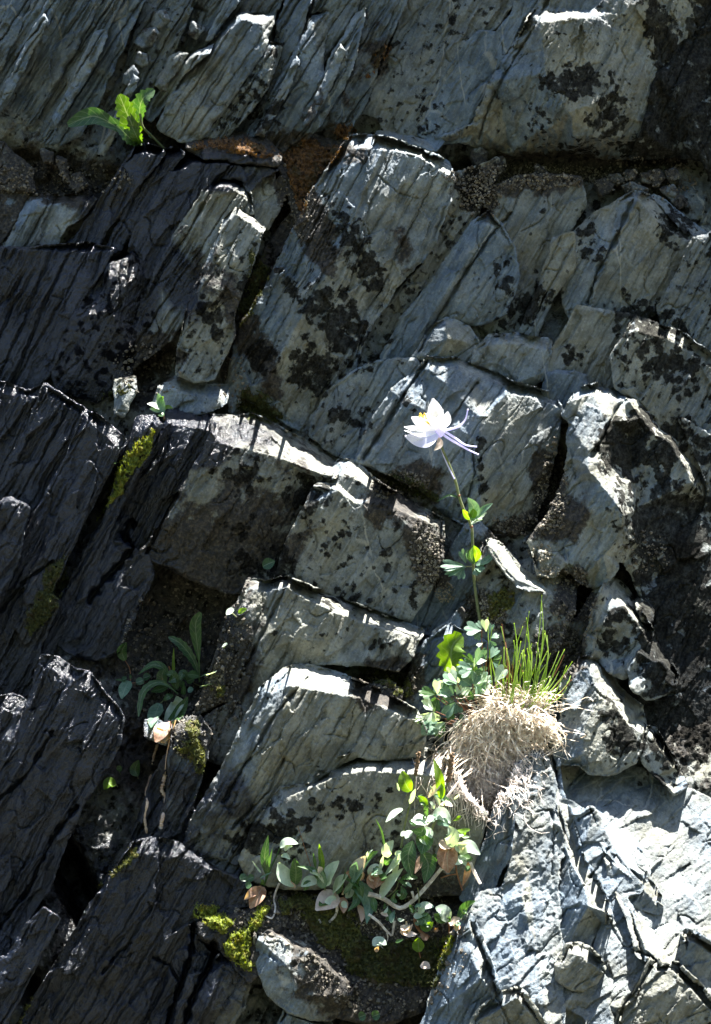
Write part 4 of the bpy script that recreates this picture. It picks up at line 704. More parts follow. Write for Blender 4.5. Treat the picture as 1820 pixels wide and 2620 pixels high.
def prof(kind, t, side, rnd):
    if kind == 'oval': return math.sin(math.pi*min(1, max(0, .06+.94*t)))**.75 if t < .97 else .12
    if kind == 'lance': return (math.sin(math.pi*(t**.9))**.9)*(1-.1*t)+.06*(1-t)
    if kind == 'blade': return min(1, 6*t+.3)*(1-t**3)
    if kind == 'round': return math.sqrt(max(0, 1-(2*t-1)**2))
    if kind == 'spoon': return .13+.87*max(0, math.sin(math.pi*max(0, (t-.28))/.74))**.7 if t > .28 else .13
    if kind == 'tooth':
        w = .16+.84*math.sin(math.pi*min(1, max(0, (t-.10)/.9))**1.15)**.8
        ph = (t*8+.3*side) % 1.0
        return w*(1-.42*ph*(1 if t < .86 else .2))
    return 1
def leaf(name, v, pl, w, kind, mat, parent, tilt=10, roll=0, fold=.25, curl=.0, lift=5, n=16, wavy=.0, ground=True):
    """one leaf along a midrib pl (survey units), w across. tilt: how far its face turns up from the viewer, in degrees"""
    q = [vp(v, *p) for p in pl]; k = VW[v][2]; w = w*k
    c = bez(q, n); nrm = Vector((math.sin(R(roll)), -math.cos(R(tilt))*math.cos(R(roll)), math.sin(R(tilt))))
    g = Geo(); cols = (-1, -.55, 0, .55, 1); rnd = random.random()*9
    for i, p in enumerate(c):
        a = c[max(i-1, 0)]; b = c[min(i+1, n)]; ax = (P(*b)-P(*a)).normalized()
        sd = ax.cross(nrm).normalized(); nn = sd.cross(ax).normalized(); t = i/n; o = P(*p)
        for cc in cols:
            ww = prof(kind, t, cc > 0, rnd)*w*.5*S
            z = abs(cc)*fold*ww-curl*ww*cc*cc+wavy*w*S*math.sin(t*11+cc*2+rnd)*.5*abs(cc)
            g.v.append(o+sd*(cc*ww)+nn*z); g.lf.append((abs(cc), t, 1, 1))
    m = len(cols)
    for i in range(n):
        for j in range(m-1): g.quad(i*m+j, i*m+j+1, (i+1)*m+j+1, (i+1)*m+j)
    if ground: seat(g, lift)
    return g.build(name, mat, parent)
def fan(name, v, base_, tip, w, mat, parent, tilt=20, lobes=3, cup=.25, lift=8):
    """wedge-shaped leaflet with rounded lobes at its end"""
    b = vp(v, *base_); e = vp(v, *tip); k = VW[v][2]
    B_, E_ = P(*b), P(*e); ax = E_-B_; L = ax.length; ax.normalize()
    nrm = Vector((random.uniform(-.25, .25), -math.cos(R(tilt)), math.sin(R(tilt)))); sd = ax.cross(nrm).normalized(); nn = sd.cross(ax).normalized()
    half = math.atan2(w*k*S*.5, L*.8); g = Geo(); na, nr = 18, 5
    ph = random.random()*.4
    for i in range(na+1):
        u = -1+2*i/na; a = u*half
        r = L*(.80+.20*abs(math.cos(math.pi*lobes/2*u*.98+(math.pi/2 if lobes % 2 == 0 else 0))))*(1-.16*u*u)
        for j in range(nr+1):
            q = (.04+.96*j/nr); bow = math.sin(q*math.pi*.5)
            g.v.append(B_+(ax*math.cos(a*bow**.3)+sd*math.sin(a)*1.0)*r*q+nn*(cup*L*(abs(u)**1.5*q*.5-q*q*.35))); g.lf.append((abs(u), q*.3, 1, 1))
    for i in range(na):
        for j in range(nr): g.quad(i*(nr+1)+j, i*(nr+1)+j+1, (i+1)*(nr+1)+j+1, (i+1)*(nr+1)+j)
    seat(g, lift)
    return g.build(name, mat, parent)
def unP(p):
    d = -p.y/S; k = S*(DC-d)/DC; return 910+p.x/k, 1310-(p.z-ZC)/k, d
def seat(g, lift):
    """keep every point in front of the rock it lies on"""
    for i, p in enumerate(g.v):
        x, y, d = unP(p); s = surf(x, y)+lift
        if d < s: g.v[i] = P(x, y, s)
def plant(name, label, cat, v, x, y, d=None, group=None):
    X, Y, _ = vp(v, x, y); d = surf(X, Y) if d is None else d
    o = bpy.data.objects.new(name, None); col.objects.link(o); o.location = P(X, Y, d); o.empty_display_size = .01
    setprops(o, label=label, category=cat, group=group); bpy.context.view_layer.update(); return o
def dsurf(v, x, y, off=8):
    X, Y, _ = vp(v, x, y); return surf(X, Y)+off
# ------------------------------------------------------------------ columbine
def columbine():
    xb, yb = 1245, 1800
    db = surf(xb, yb)+30
    r = plant('columbine', 'tall white and lilac columbine in bloom on a leaning stem', 'flower', 'p', xb, yb, db)
    DF = surf(1120, 1110)+150                       # the flower leans out in front of the rock
    G0 = lambda X, Y, e=0: (1020+X*.17544, 980+Y*.17544, DF+e)
    def s_at(y): t = (y-1150)/(yb-1150); return DF*(1-t)+(db)*t
    stem = [G0(600, 860, 0), G0(640, 960, 0), (1164, 1226, s_at(1226)), (1175, 1270, s_at(1270)), (1188, 1306, s_at(1306)), (1206, 1345, s_at(1345)), (1209, 1380, s_at(1380)), (1211, 1440, s_at(1440)), (1213, 1480, s_at(1480)), (1222, 1550, s_at(1550)), (1232, 1610, s_at(1610)), (1240, 1700, s_at(1700)), (xb, yb, db)]
    g = Geo(); g.tube(stem, 3.1, 60, 7, 1.2); g.build('stem', STEM, r)
    g = Geo(); g.ball((1175, 1268, s_at(1268)+1), 3.4); g.build('stem_node', RSTEM, r)
    g = Geo(); g.ball((1207, 1348, s_at(1348)+1), 3.8); g.build('stem_node', RSTEM, r)
    g = Geo(); g.ball((1212, 1465, s_at(1465)+1), 4.2); g.build('stem_node', RSTEM, r)
    # flower
    fl = bpy.data.objects.new('flower', None); col.objects.link(fl); fl.parent = r; fl.location = P(*G0(600, 700))-r.location
    bpy.context.view_layer.update()
    def pet(nm, pl, w, mat, tilt, fold=-.25, kind='oval', e=0, roll=0, curl=0):
        q = []
        for p in pl: q.append((p[0], p[1], DF+(p[2] if len(p) > 2 else 0)+e))
        return leaf(nm, 'G', q, w*.88, kind, mat, fl, tilt, roll, fold, curl, ground=False, n=18, wavy=.03)
    pet('petal', [(575, 650, 5), (545, 430, 22), (500, 222, 12)], 235, PETAL, 20, -.45, e=6)
    pet('petal', [(555, 660, 10), (350, 560, 28), (188, 500, 30)], 205, PETAL, 35, -.4, e=8)
    pet('petal', [(620, 655, -5), (690, 560, -20), (722, 412, -26)], 150, PETAL, 25, .3, e=0)
    pet('petal', [(590, 640, -20), (615, 480, -40), (648, 378, -50)], 70, PETAL, 20, .2)
    pet('petal', [(570, 640, -14), (450, 520, -36), (400, 440, -44)], 150, PETAL, 20, .3)
    pet('sepal', [(570, 680, 8), (330, 665, 26), (82, 640, 30)], 150, PETAL, 48, -.2, 'oval', roll=-10)
    pet('sepal', [(575, 700, 10), (350, 740, 34), (85, 690, 46)], 120, PETAL, 55, -.3, 'oval')
    pet('sepal', [(560, 720, 12), (360, 830, 36), (92, 772, 42)], 215, LILAC, -8, .35, 'oval')
    pet('sepal', [(580, 740, 14), (420, 870, 38), (270, 912, 44)], 130, LILAC, 5, .2, 'oval')
    pet('sepal', [(600, 720, 6), (640, 610, -34), (740, 560, -50)], 160, PETAL, 30, .2, 'oval')
    pet('sepal', [(590, 790, 16), (600, 900, 22), (515, 985, 26)], 95, BLEACH, 10, .2, 'lance')
    g = Geo(); g.ball(G0(590, 700, 6), 13, 8, 10, (1.0, 1, 1.15)); g.build('flower_base', SPUR, fl)
    for pl in ([(600, 690), (720, 680), (880, 630), (975, 530), (1012, 390)], [(600, 690), (700, 725), (830, 805), (970, 900), (1130, 930)], [(600, 715), (720, 800), (880, 895), (1020, 975), (1160, 1040)], [(570, 720), (610, 870), (650, 1020), (720, 1200), (812, 1392)], [(560, 720), (580, 850), (625, 960)]):
        g = Geo(); q = [G0(a, b, -8+i*3) for i, (a, b) in enumerate(pl)]; g.tube(q, 3.4, 26, 8, .42); g.ball(q[-1], 2.2); g.build('spur', SPUR, fl)
    g = Geo(); a = Geo()
    for i in range(34):
        tx, ty = 300+random.random()*140, 420+random.random()*130+random.random()*60; z = random.uniform(0, 50)
        g.tube([G0(500, 650, 10), G0((500+tx)/2-10, (650+ty)/2, z*.6), G0(tx, ty, z)], .55, 6, 4)
        a.ball(G0(tx, ty, z), random.uniform(1.5, 2.4), 4, 5, (1, 1, 1.4))
    g.build('filaments', STAMEN, fl); a.build('anthers', STAMEN, fl)
    # upper leaves
    z = s_at(1345)
    for pl, w, m, t, kd in (([(1075, 2010), (1100, 1830), (1010, 1675)], 115, GLAUC, 5, 'oval'), ([(1110, 1985), (1240, 1850), (1372, 1755)], 75, GLAUC, 35, 'oval'), ([(1080, 1975), (1180, 1960), (1290, 1890)], 70, SUNLIT, 50, 'oval'), ([(1060, 2060), (1150, 2010), (1225, 1995)], 105, SUNLIT, 60, 'oval'), ([(1050, 1985), (1000, 1930), (935, 1845)], 70, YGREEN, -20, 'oval'), ([(1060, 1990), (1090, 1900), (1090, 1830)], 80, YGREEN, -10, 'oval')):
        leaf('leaflet', 'G', [(a_, b_, z+6+i*6) for i, (a_, b_) in enumerate(pl)], w*1.25, kd, m, r, t, ground=False)
    leaf('bract', 'G', [(860, 1665, s_at(1272)), (730, 1640, s_at(1272)+10), (550, 1735, s_at(1272)+12)], 42, 'blade', GREEN, r, 40, ground=False)
    z = s_at(1445)
    for pl, w, m, t, kd in (([(533, 240), (545, 205), (530, 168)], 26, YGREEN, -10, 'oval'), ([(540, 255), (590, 235), (625, 200)], 26, GLAUC, 40, 'oval'), ([(535, 250), (515, 215), (525, 170)], 22, GREEN, 10, 'oval')):
        leaf('leaflet', 'c', [(a_, b_, z+6+i*6) for i, (a_, b_) in enumerate(pl)], w*1.25, kd, m, r, t, ground=False)
    for b_, e_, w in (((498, 262), (383, 256), 50), ((500, 265), (400, 292), 40), ((485, 262), (462, 318), 44), ((495, 250), (482, 182), 40), ((535, 270), (580, 268), 46), ((535, 272), (545, 302), 36)):
        fan('leaflet', 'c', (*b_, z+8), (*e_, z+20), w*1.3, GLAUC, r, 35)
    g = Geo(); g.tube([(1212, 1450, z), vp('c', 515, 262, z+6), vp('c', 485, 262, z+8)], 1.5, 8, 5); g.build('leaf_stalk', STEM, r)
    # basal leaves
    H = [((690, 210), (535, 185), 150), ((680, 240), (625, 290), 90), ((695, 200), (660, 120), 70), ((735, 230), (720, 110), 70), ((760, 250), (790, 150), 60), ((780, 290), (855, 258), 70), ((765, 310), (810, 385), 80), ((700, 340), (650, 370), 60),
         ((735, 510), (695, 415), 90), ((775, 500), (840, 395), 80), ((800, 520), (875, 470), 60), ((800, 530), (870, 575), 80), ((745, 520), (640, 530), 90), ((605, 600), (455, 585), 120), ((605, 590), (555, 480), 90), ((610, 590), (650, 500), 80), ((620, 620), (690, 640), 90),
         ((600, 620), (480, 660), 90), ((440, 760), (308, 695), 120), ((445, 750), (375, 640), 100), ((450, 750), (470, 640), 90), ((600, 760), (540, 640), 110), ((605, 765), (650, 640), 100), ((615, 770), (765, 680), 120), ((610, 775), (765, 810), 130), ((605, 790), (640, 890), 120), ((590, 780), (490, 710), 110), ((590, 790), (500, 850), 120),
         ((235, 870), (95, 840), 110), ((235, 865), (245, 735), 90), ((245, 875), (345, 800), 90), ((250, 885), (205, 1020), 100), ((410, 880), (330, 800), 100), ((430, 870), (480, 780), 90), ((420, 890), (500, 910), 90), ((410, 900), (300, 960), 110), ((420, 930), (330, 1060), 110), ((440, 940), (450, 1050), 90),
         ((190, 1030), (115, 960), 100), ((195, 1045), (230, 1130), 90), ((185, 1045), (130, 1120), 70), ((330, 1130), (395, 1060), 80), ((310, 1150), (265, 1240), 80), ((300, 1140), (230, 1200), 60), ((470, 1115), (525, 1080), 70), ((460, 1125), (435, 1190), 60), ((370, 850), (300, 780), 80), ((540, 920), (600, 860), 80)]
    zb = surf(1180, 1790)+95; done = []
    H = H+[((b_[0]+random.gauss(0, 26), b_[1]+random.gauss(0, 26)), (e_[0]+random.gauss(0, 34), e_[1]+random.gauss(0, 34)), w*.85) for b_, e_, w in H[14:]]
    for b_, e_, w in H:
        z = zb+random.uniform(-14, 34)+(1800-(1560+b_[1]*.25))*-.05
        m = random.choice((GLAUC, GLAUC, SUNLIT, GREEN, SUNLIT)) if b_[1] > 350 else random.choice((GLAUC, SUNLIT))
        fan('leaflet', 'H', (*b_, z), (b_[0]+(e_[0]-b_[0])*1.15, b_[1]+(e_[1]-b_[1])*1.15, z+random.uniform(-6, 16)), w*1.35, m, r, random.uniform(5, 60), lobes=random.choice((3, 3, 2)))
        key = (round(b_[0]/70), round(b_[1]/70))
        if key not in done:
            done.append(key); g = Geo(); g.tube([vp('H', *b_, z), vp('H', (b_[0]+700)/2, (b_[1]+1150)/2+30, z-18), vp('H', 740, 1150, zb-20)], .8, 10, 4); g.build('leaf_stalk', RSTEM, r)
    fan('leaflet', 'H', (820, 740, zb+30), (930, 575, zb+40), 190, SUNLIT, r, 55, 2)
    leaf('leaf', 'H', [(270, 1200, zb), (170, 1200, zb+10), (75, 1275, zb+14)], 150, 'oval', GLAUC, r, 30, fold=.1)
columbine()
def ylw():
    r = plant('dandelion_leaf', 'single glowing yellow-green toothed leaf standing left of the flower stem', 'leaf', 'H', 390, 640, surf(1158, 1720)+40)
    z = surf(1160, 1700)+48
    leaf('blade', 'H', [(392, 700, z-10), (385, 600, z), (375, 470, z+6), (400, 350, z+2), (490, 262, z-12)], 300, 'tooth', YGREEN, r, -12, roll=10, fold=.25, ground=False, n=24)
ylw()
# ------------------------------------------------------------------ grass tuft
def tuft():
    cx, cy = vp('H', 1080, 1120)[:2]; d0 = max(surf(cx, cy), surf(1290, 1960), surf(1400, 1900)-30)+45
    r = plant('grass_tuft', 'tuft of thin green blades over a mass of bleached dead straw and roots', 'grass tuft', 'H', 1050, 1250, d0)
    # peat and root ball
    g = Geo(); n, m = 26, 36
    for i in range(n+1):
        th = math.pi*i/n
        for j in range(m):
            a = 2*math.pi*j/m; q = Vector((math.sin(th)*math.cos(a), math.sin(th)*math.sin(a), math.cos(th)))
            x = 1322+q.x*46-q.z*-6; y = 1880-q.z*62-18*q.x*0+(14*math.sin(a*2)*math.sin(th)); d = d0-6+q.y*-46
            kk = float(fbm(np.array([x/22.]), np.array([y/22.+q.y*3]), 4, 3)[0])*9
            g.v.append(P(x+q.x*kk, y-q.z*kk, d+kk-14))
    for i in range(n):
        for j in range(m): g.quad(i*m+j, (i+1)*m+j, (i+1)*m+(j+1) % m, i*m+(j+1) % m)
    g.build('root_ball', ROOTBALL, r)
    tips = [(735, 75), (915, 170), (1050, 135), (1165, 15), (1303, -150), (1380, 210), (1030, 310), (1215, 430), (975, 470), (1510, 400), (1600, 530), (1548, 570), (1455, 560), (1265, 595), (1070, 320), (1175, 340), (865, 480), (1300, 560), (1140, 420), (1010, 560), (950, 330), (1110, 520), (1330, 420), (1190, 250), (1090, 640), (930, 700), (860, 720), (1240, 700), (1160, 660), (1330, 700), (1400, 690), (1040, 700), (990, 800), (820, 640), (1285, 820), (905, 410), (1120, 780), (1065, 850), (1475, 760), (880, 560), (1225, 560), (1350, 620)]
    tips += [(tx+random.gauss(0, 60), ty+abs(random.gauss(60, 120))) for tx, ty in tips[5:36]]+[(tx+random.gauss(0, 40), ty+random.gauss(80, 60)) for tx, ty in tips[:14]]
    for i, (tx, ty) in enumerate(tips):
        bx = 860+(tx-735)*.5+random.uniform(-70, 70); by = 1010+random.uniform(-40, 60)
        if tx > 1400: bx = 1180+random.uniform(-60, 120)
        g = Geo(); z = d0+45+random.uniform(-24, 18); mxp = (bx+tx)/2+random.uniform(-16, 16)
        bow = random.gauss(0, 22); g.tube([vp('H', bx, by, z), vp('H', mxp-bow*.6, by*.65+ty*.35, z+random.uniform(0, 10)), vp('H', mxp*.35+tx*.65-bow*.5, by*.3+ty*.7, z+6), vp('H', tx+bow, ty, z+random.uniform(-14, 24))], random.uniform(1.3, 2.2), 12, 4, .45)
        g.build('grass_blade', BLADE if random.random() < .85 else RSTEM, r)
    def strands(name, mat, N, fn, rad):
        g = Geo()
        for _ in range(N):
            pl = fn()
            for i in range(len(pl)):
                x, y, d = pl[i]
                if d < surf(x, y)+3: pl[i] = (x, y, surf(x, y)+3+random.random()*4)
            g.tube(pl, rad*random.uniform(.6, 1.5), 11, 3, .6)
        o = g.build(name, mat, r); o['kind'] = 'stuff'
    CR = [(1258, 1838, .8), (1288, 1818, .85), (1325, 1826, .8), (1360, 1840, .65), (1388, 1856, .45), (1240, 1880, 1.0), (1225, 1920, .9), (1300, 1885, .6)]
    def drape():
        cx_, cy_, ls = random.choice(CR); bx = cx_+random.gauss(0, 13); by = cy_+random.gauss(0, 11)
        out = random.gauss((cx_-1330)/150.-.12, .5); L = random.uniform(30, 190)*ls; z = d0+50+random.uniform(-18, 22)
        kx = random.gauss(0, 20); c = random.gauss(0, 16); up = random.uniform(0, 30)*random.random()
        return [(bx, by, z), (bx+out*L*.3+kx*.5, by+L*.05-up, z+14), (bx+out*L*.5+c, by+L*.28-up*.5, z+24), (bx+out*L*.6+c*1.5+kx, by+L*.6, z+18-L*.08), (bx+out*L*.55+c*1.6+random.gauss(0, 24), by+L*.98, z+6-L*.12)]
    strands('dry_straw', STRAW, 600, drape, 1.1)
    def spray():
        bx = 1320+random.gauss(0, 42); by = 1815+random.gauss(0, 12); a = random.uniform(-1, 1)*1.5; L = random.uniform(30, 120); z = d0+44+random.uniform(-10, 16)
        return [(bx, by, z), (bx+math.sin(a)*L*.5+random.gauss(0, 6), by-math.cos(a)*L*.42, z+8), (bx+math.sin(a)*L+random.gauss(0, 6), by-math.cos(a)*L*.6+L*random.uniform(-.15, .35), z+10)]
    strands('straw_spray', STRAW, 330, spray, .9)
    def curly():
        x = 1245+random.gauss(0, 44); y = 1930+random.gauss(0, 55); z = d0+58+random.uniform(-14, 18); pl = [(x, y, z)]; a = random.uniform(0, 6.28)
        for i in range(7):
            a += random.gauss(0, 1.0); st = random.uniform(7, 17); x += math.cos(a)*st; y += abs(math.sin(a))*st*.8+random.uniform(-4, 7); z += random.gauss(0, 4)-2; pl.append((x, y, z))
        return pl
    strands('curled_roots', ROOT, 640, curly, 1.1)
    def hang():
        x = 1225+random.gauss(0, 55); y = 1960+random.uniform(-20, 30); z = d0+50; L = random.uniform(40, 140)*(1.1 if x < 1280 else .5); pl = [(x, y, z)]
        for i in range(5): x += random.gauss(-1, 6); y += L/5; z -= 6; pl.append((x, y, z+random.gauss(0, 3)))
        return pl
    strands('hanging_roots', ROOT, 130, hang, .85)
tuft()
# ------------------------------------------------------------------ dandelion, upper left
def dand():
    d0 = surf(355, 372)+10
    r = plant('dandelion', 'dandelion with three broad toothed leaves in the upper left crevice', 'plant', 'L', 400, 335, d0)
    D0 = max(surf(290, 330), surf(330, 300))+20
    leaf('leaf', 'L', [(385, 325, d0), (330, 270, D0), (200, 190, D0+20), (130, 190, D0+26), (45, 225, D0+18)], 82, 'spoon', DKGREEN, r, 5, fold=.2, n=22)
    leaf('leaf', 'L', [(380, 325, d0), (340, 280, D0), (250, 190, D0+12)], 60, 'tooth', DKGREEN, r, 10, n=20)
    leaf('leaf', 'L', [(388, 330, d0), (365, 250, D0+14), (325, 160, D0+28), (292, 78, D0+30)], 118, 'tooth', YG2, r, -8, roll=-10, fold=.15, n=26, wavy=.05)
    leaf('leaf', 'L', [(385, 330, d0), (345, 290, D0+8), (280, 225, D0+16)], 66, 'tooth', DKGREEN, r, 0, n=22)
    leaf('leaf', 'L', [(395, 330, d0), (380, 290, D0+10), (350, 225, D0+22)], 62, 'tooth', YG2, r, -5, n=22)
    leaf('leaf', 'L', [(400, 240, D0), (390, 160, D0+10), (405, 100, D0+18), (460, 55, D0+10)], 88, 'tooth', GREEN, r, 5, n=26)
    g = Geo(); g.tube([vp('L', 512, 342, d0), vp('L', 450, 280, d0+14), vp('L', 405, 235, D0+2), vp('L', 392, 170, D0+10)], 3.2, 12, 5); g.build('leaf_stalk', STEM, r)
    leaf('leaf', 'L', [(470, 300, d0+6), (430, 265, d0+16), (405, 235, D0)], 30, 'tooth', GLAUC, r, 20)
dand()
# ------------------------------------------------------------------ generic leafy plants
def herb(name, label, cat, v, x, y, leaves, stalks=(), off=14, group=None):
    """leaves: (points, width, kind, material, tilt); stalks: (points, radius, material, name)"""
    d0 = dsurf(v, x, y, 4); r = plant(name, label, cat, v, x, y, d0, group)
    leaves = list(leaves)
    if v in ('J', 'K') and len(leaves) > 4:
        for L in list(leaves):
            if L[3] in (TAN, DKGREEN) or random.random() < .35: continue
            for _ in range(2):
                a_ = random.uniform(-.9, .9); sc_ = random.uniform(.4, .7); ox, oy = random.gauss(0, 60), random.gauss(10, 50); p0 = L[0][0]
                q_ = [(p0[0]+ox+((p[0]-p0[0])*math.cos(a_)-(p[1]-p0[1])*math.sin(a_))*sc_, p0[1]+oy+((p[0]-p0[0])*math.sin(a_)+(p[1]-p0[1])*math.cos(a_))*sc_) for p in L[0]]
                leaves.append((q_, L[1]*sc_, L[2], random.choice((SUNLIT, SUNLIT, GREEN, GLAUC)), random.uniform(10, 60)))
    for L in leaves:
        pl, w, kd, m, t = L[:5]; w *= .92; o = off+random.uniform(0, 10); q = []
        for i, p in enumerate(pl):
            dd = max(dsurf(v, p[0], p[1], 6), d0-10)
            q.append((p[0], p[1], max((dd+d0)/2, dd)+o+i*5))
        if L[5:] and L[5] == 'fan': fan('leaf', v, q[0], q[-1], w, m, r, t)
        else: leaf('leaf', v, q, w, kd, m, r, t, lift=6, wavy=.03)
    for pl, rad, m, nm in stalks:
        g = Geo(); q = []
        for i, p in enumerate(pl):
            X, Y, _ = vp(v, p[0], p[1]); sdp = surf(X, Y); q.append((X, Y, max(sdp+4, d0+off*.6)))
        if nm == 'seed_head':
            c = bez(q, 40)
            for i, p in enumerate(c):
                for _ in range(3): g.ball((p[0]+random.gauss(0, rad*.35), p[1]+random.gauss(0, 1), p[2]+random.gauss(0, rad*.35)), rad*.42, 4, 5)
        elif nm == 'wet_root': g.tube([(p[0]+random.gauss(0, 3), p[1], p[2]) for p in bez(q, 9)], rad, 90, 6, .8, beads=1.3)
        else: g.tube(q, rad, 16, 5, .7)
        g.build(nm, m, r)
    return r
O, LN, RD, SP, TH, BL = 'oval', 'lance', 'round', 'spoon', 'tooth', 'blade'
def rd(x, y, r, m, t=30): return ([(x-r*.8, y+r*.3), (x+r*.8, y-r*.3)], r*1.7, RD, m, t)
herb('sprout', 'tiny bright green sprout on top of the wet slabs on the left', 'plant', 'B', 735, 712, [([(735, 715), (722, 665), (710, 625)], 36, O, GLAUC, 10), ([(728, 700), (695, 680), (662, 672)], 34, O, SUNLIT, 45), ([(728, 705), (700, 700), (672, 695)], 30, O, GLAUC, 30), ([(732, 700), (750, 688), (776, 692)], 26, O, YGREEN, 40), ([(735, 712), (728, 722), (708, 722)], 20, O, GREEN, 30), ([(733, 690), (722, 655), (735, 640)], 22, O, YGREEN, 5)], [([(738, 745), (735, 715), (725, 690)], 2.4, RSTEM, 'stalk')])
herb('dandelion', 'shaded dandelion with long toothed leaves in the dark hollow on the left', 'plant', 'I', 760, 850,
     [([(855, 760), (850, 560), (825, 330), (820, 200), (868, 100)], 110, SP, GREEN, 5), ([(858, 750), (800, 560), (680, 400), (560, 332)], 105, TH, DKGREEN, 25), ([(560, 700), (500, 620), (400, 600), (270, 690)], 80, LN, GREEN, 35), ([(650, 870), (520, 770), (400, 780), (310, 880), (278, 1088)], 84, TH, GREEN, 25),
      ([(520, 780), (500, 700), (520, 640)], 100, O, DKGREEN, 10), ([(640, 830), (600, 700), (540, 690)], 95, O, GREEN, 30), ([(560, 800), (480, 830), (395, 850)], 80, O, GREEN, 35), ([(700, 880), (705, 820), (700, 760)], 45, BL, GREEN, 5), ([(612, 660), (608, 560), (612, 430)], 30, BL, YGREEN, 0), ([(600, 880), (560, 900), (510, 935)], 60, O, GREEN, 30), ([(660, 800), (640, 730), (560, 760)], 90, O, DKGREEN, 20), ([(850, 700), (790, 690), (740, 690)], 80, O, GREEN, 20), ([(740, 740), (700, 680), (670, 740)], 80, O, DKGREEN, 30)],
     [([(585, 690), (575, 640), (565, 610)], 2.4, RSTEM, 'stalk')])
herb('round_leaved_herb', 'low herb with small round dull leaves, left of the shaded dandelion', 'plant', 'I', 210, 760,
     [rd(290, 755, 46, DKGREEN), rd(355, 712, 44, DKGREEN), rd(140, 735, 34, DKGREEN), ([(185, 750), (150, 820), (118, 920)], 115, O, GLAUC, 25), ([(150, 555), (120, 470), (165, 385)], 95, O, GREEN, 5), ([(200, 730), (205, 700), (208, 690)], 30, O, DKGREEN, 20), ([(120, 745), (90, 740), (55, 740)], 22, O, DKGREEN, 30), ([(480, 965), (440, 1060), (400, 1190)], 140, O, GLAUC, 20)],
     [([(200, 760), (195, 640), (150, 555)], 1.4, RSTEM, 'stalk'), ([(210, 770), (300, 760)], 1.2, RSTEM, 'stalk'), ([(560, 900), (520, 930), (480, 965)], 1.6, STEM, 'stalk')])
herb('round_leaved_herb', 'little herb with coin-shaped leaves climbing the rib above the mossy shoulder', 'plant', 'I', 880, 790,
     [rd(895, 700, 42, GLAUC), rd(970, 680, 44, SUNLIT, 45), rd(905, 798, 42, SUNLIT, 40), rd(770, 835, 34, GLAUC), rd(770, 740, 46, GREEN), rd(770, 695, 38, GREEN), rd(940, 790, 30, GLAUC, 50), rd(690, 780, 34, GREEN), rd(820, 700, 40, DKGREEN)],
     [([(880, 800), (900, 740), (960, 700)], 1.2, STEM, 'stalk'), ([(880, 800), (820, 780), (770, 740)], 1.2, STEM, 'stalk')])
herb('seedling', 'two-leaved seedling, one leaf white with light and one lime, at the crest of the rib', 'plant', 'I', 1195, 138, [rd(1145, 95, 50, SUNLIT, 50), ([(1225, 108), (1260, 85), (1305, 70)], 56, O, YGREEN, 30)], [([(1200, 140), (1180, 120), (1150, 100)], 1.5, STEM, 'stalk')])
herb('seedling', 'single tiny pale leaf on the rib below the two-leaved seedling', 'plant', 'I', 1095, 412, [rd(1095, 412, 30, SUNLIT, 50)], [([(1085, 440), (1095, 420)], 1.0, STEM, 'stalk')])
herb('rosette_leaf', 'dying broad leaf, white at the tip and salmon at the foot, above two hanging roots', 'leaf', 'I', 540, 1150,
     [([(540, 1160), (600, 1060), (650, 970), (640, 895)], 150, O, SUNLIT, 50), ([(545, 1165), (640, 1080), (700, 990), (745, 900)], 110, O, GREEN, 30), ([(545, 1140), (510, 1200), (440, 1330)], 150, O, TAN, 25), ([(560, 1120), (510, 1180), (480, 1240)], 90, O, BLEACH, 30)], [])
herb('hanging_root', 'left of two dripping roots hanging below the dying salmon leaf', 'root', 'I', 470, 1350, [], [([(470, 1350), (415, 1480), (375, 1680), (360, 1880), (345, 2190)], 1.9, BLEACH, 'wet_root')], 30)
herb('hanging_root', 'right of two dripping roots, ending in a bright water drop', 'root', 'I', 620, 1130, [], [([(630, 1120), (570, 1330), (540, 1480), (528, 1640)], 1.6, BLEACH, 'root_strand'), ([(528, 1640), (516, 1850), (500, 2050), (486, 2150)], 2.6, BLEACH, 'wet_root'), ([(488, 2130), (487, 2145)], 5, WATER, 'water_drop')], 30)
herb('seedling', 'pointed green leaf low on the dark rock, right of the seedling with the round leaf', 'plant', 'I', 270, 1640, [([(270, 1650), (245, 1590), (280, 1500)], 95, O, GREEN, 20)], [([(268, 1655), (280, 1690)], 1.2, STEM, 'stalk')])
herb('seedling', 'lone round green leaf low on the dark rock under the diamond slab', 'plant', 'I', 95, 1580, [rd(95, 1580, 32, GREEN, 10)], [([(95, 1610), (110, 1640)], 1.0, STEM, 'stalk')])
herb('seedling', 'lime leaf poking out left, lowest of the scattered seedlings in the dark cleft', 'plant', 'D', 500, 170, [([(520, 150), (490, 145), (468, 175)], 44, O, YGREEN, 25)], [([(520, 150), (530, 165)], 1.2, STEM, 'stalk')])
herb('seedling', 'heart-shaped dark green leaf on the shaded face above the rippled crest block', 'plant', 'C', 1205, 250, [([(1180, 262), (1205, 250), (1234, 238)], 52, O, DKGREEN, 20)], [])
herb('seedling', 'minute green leaf on the wet ribs beside the green moss strip', 'plant', 'B', 527, 937, [rd(527, 937, 12, GREEN, 30)], [])
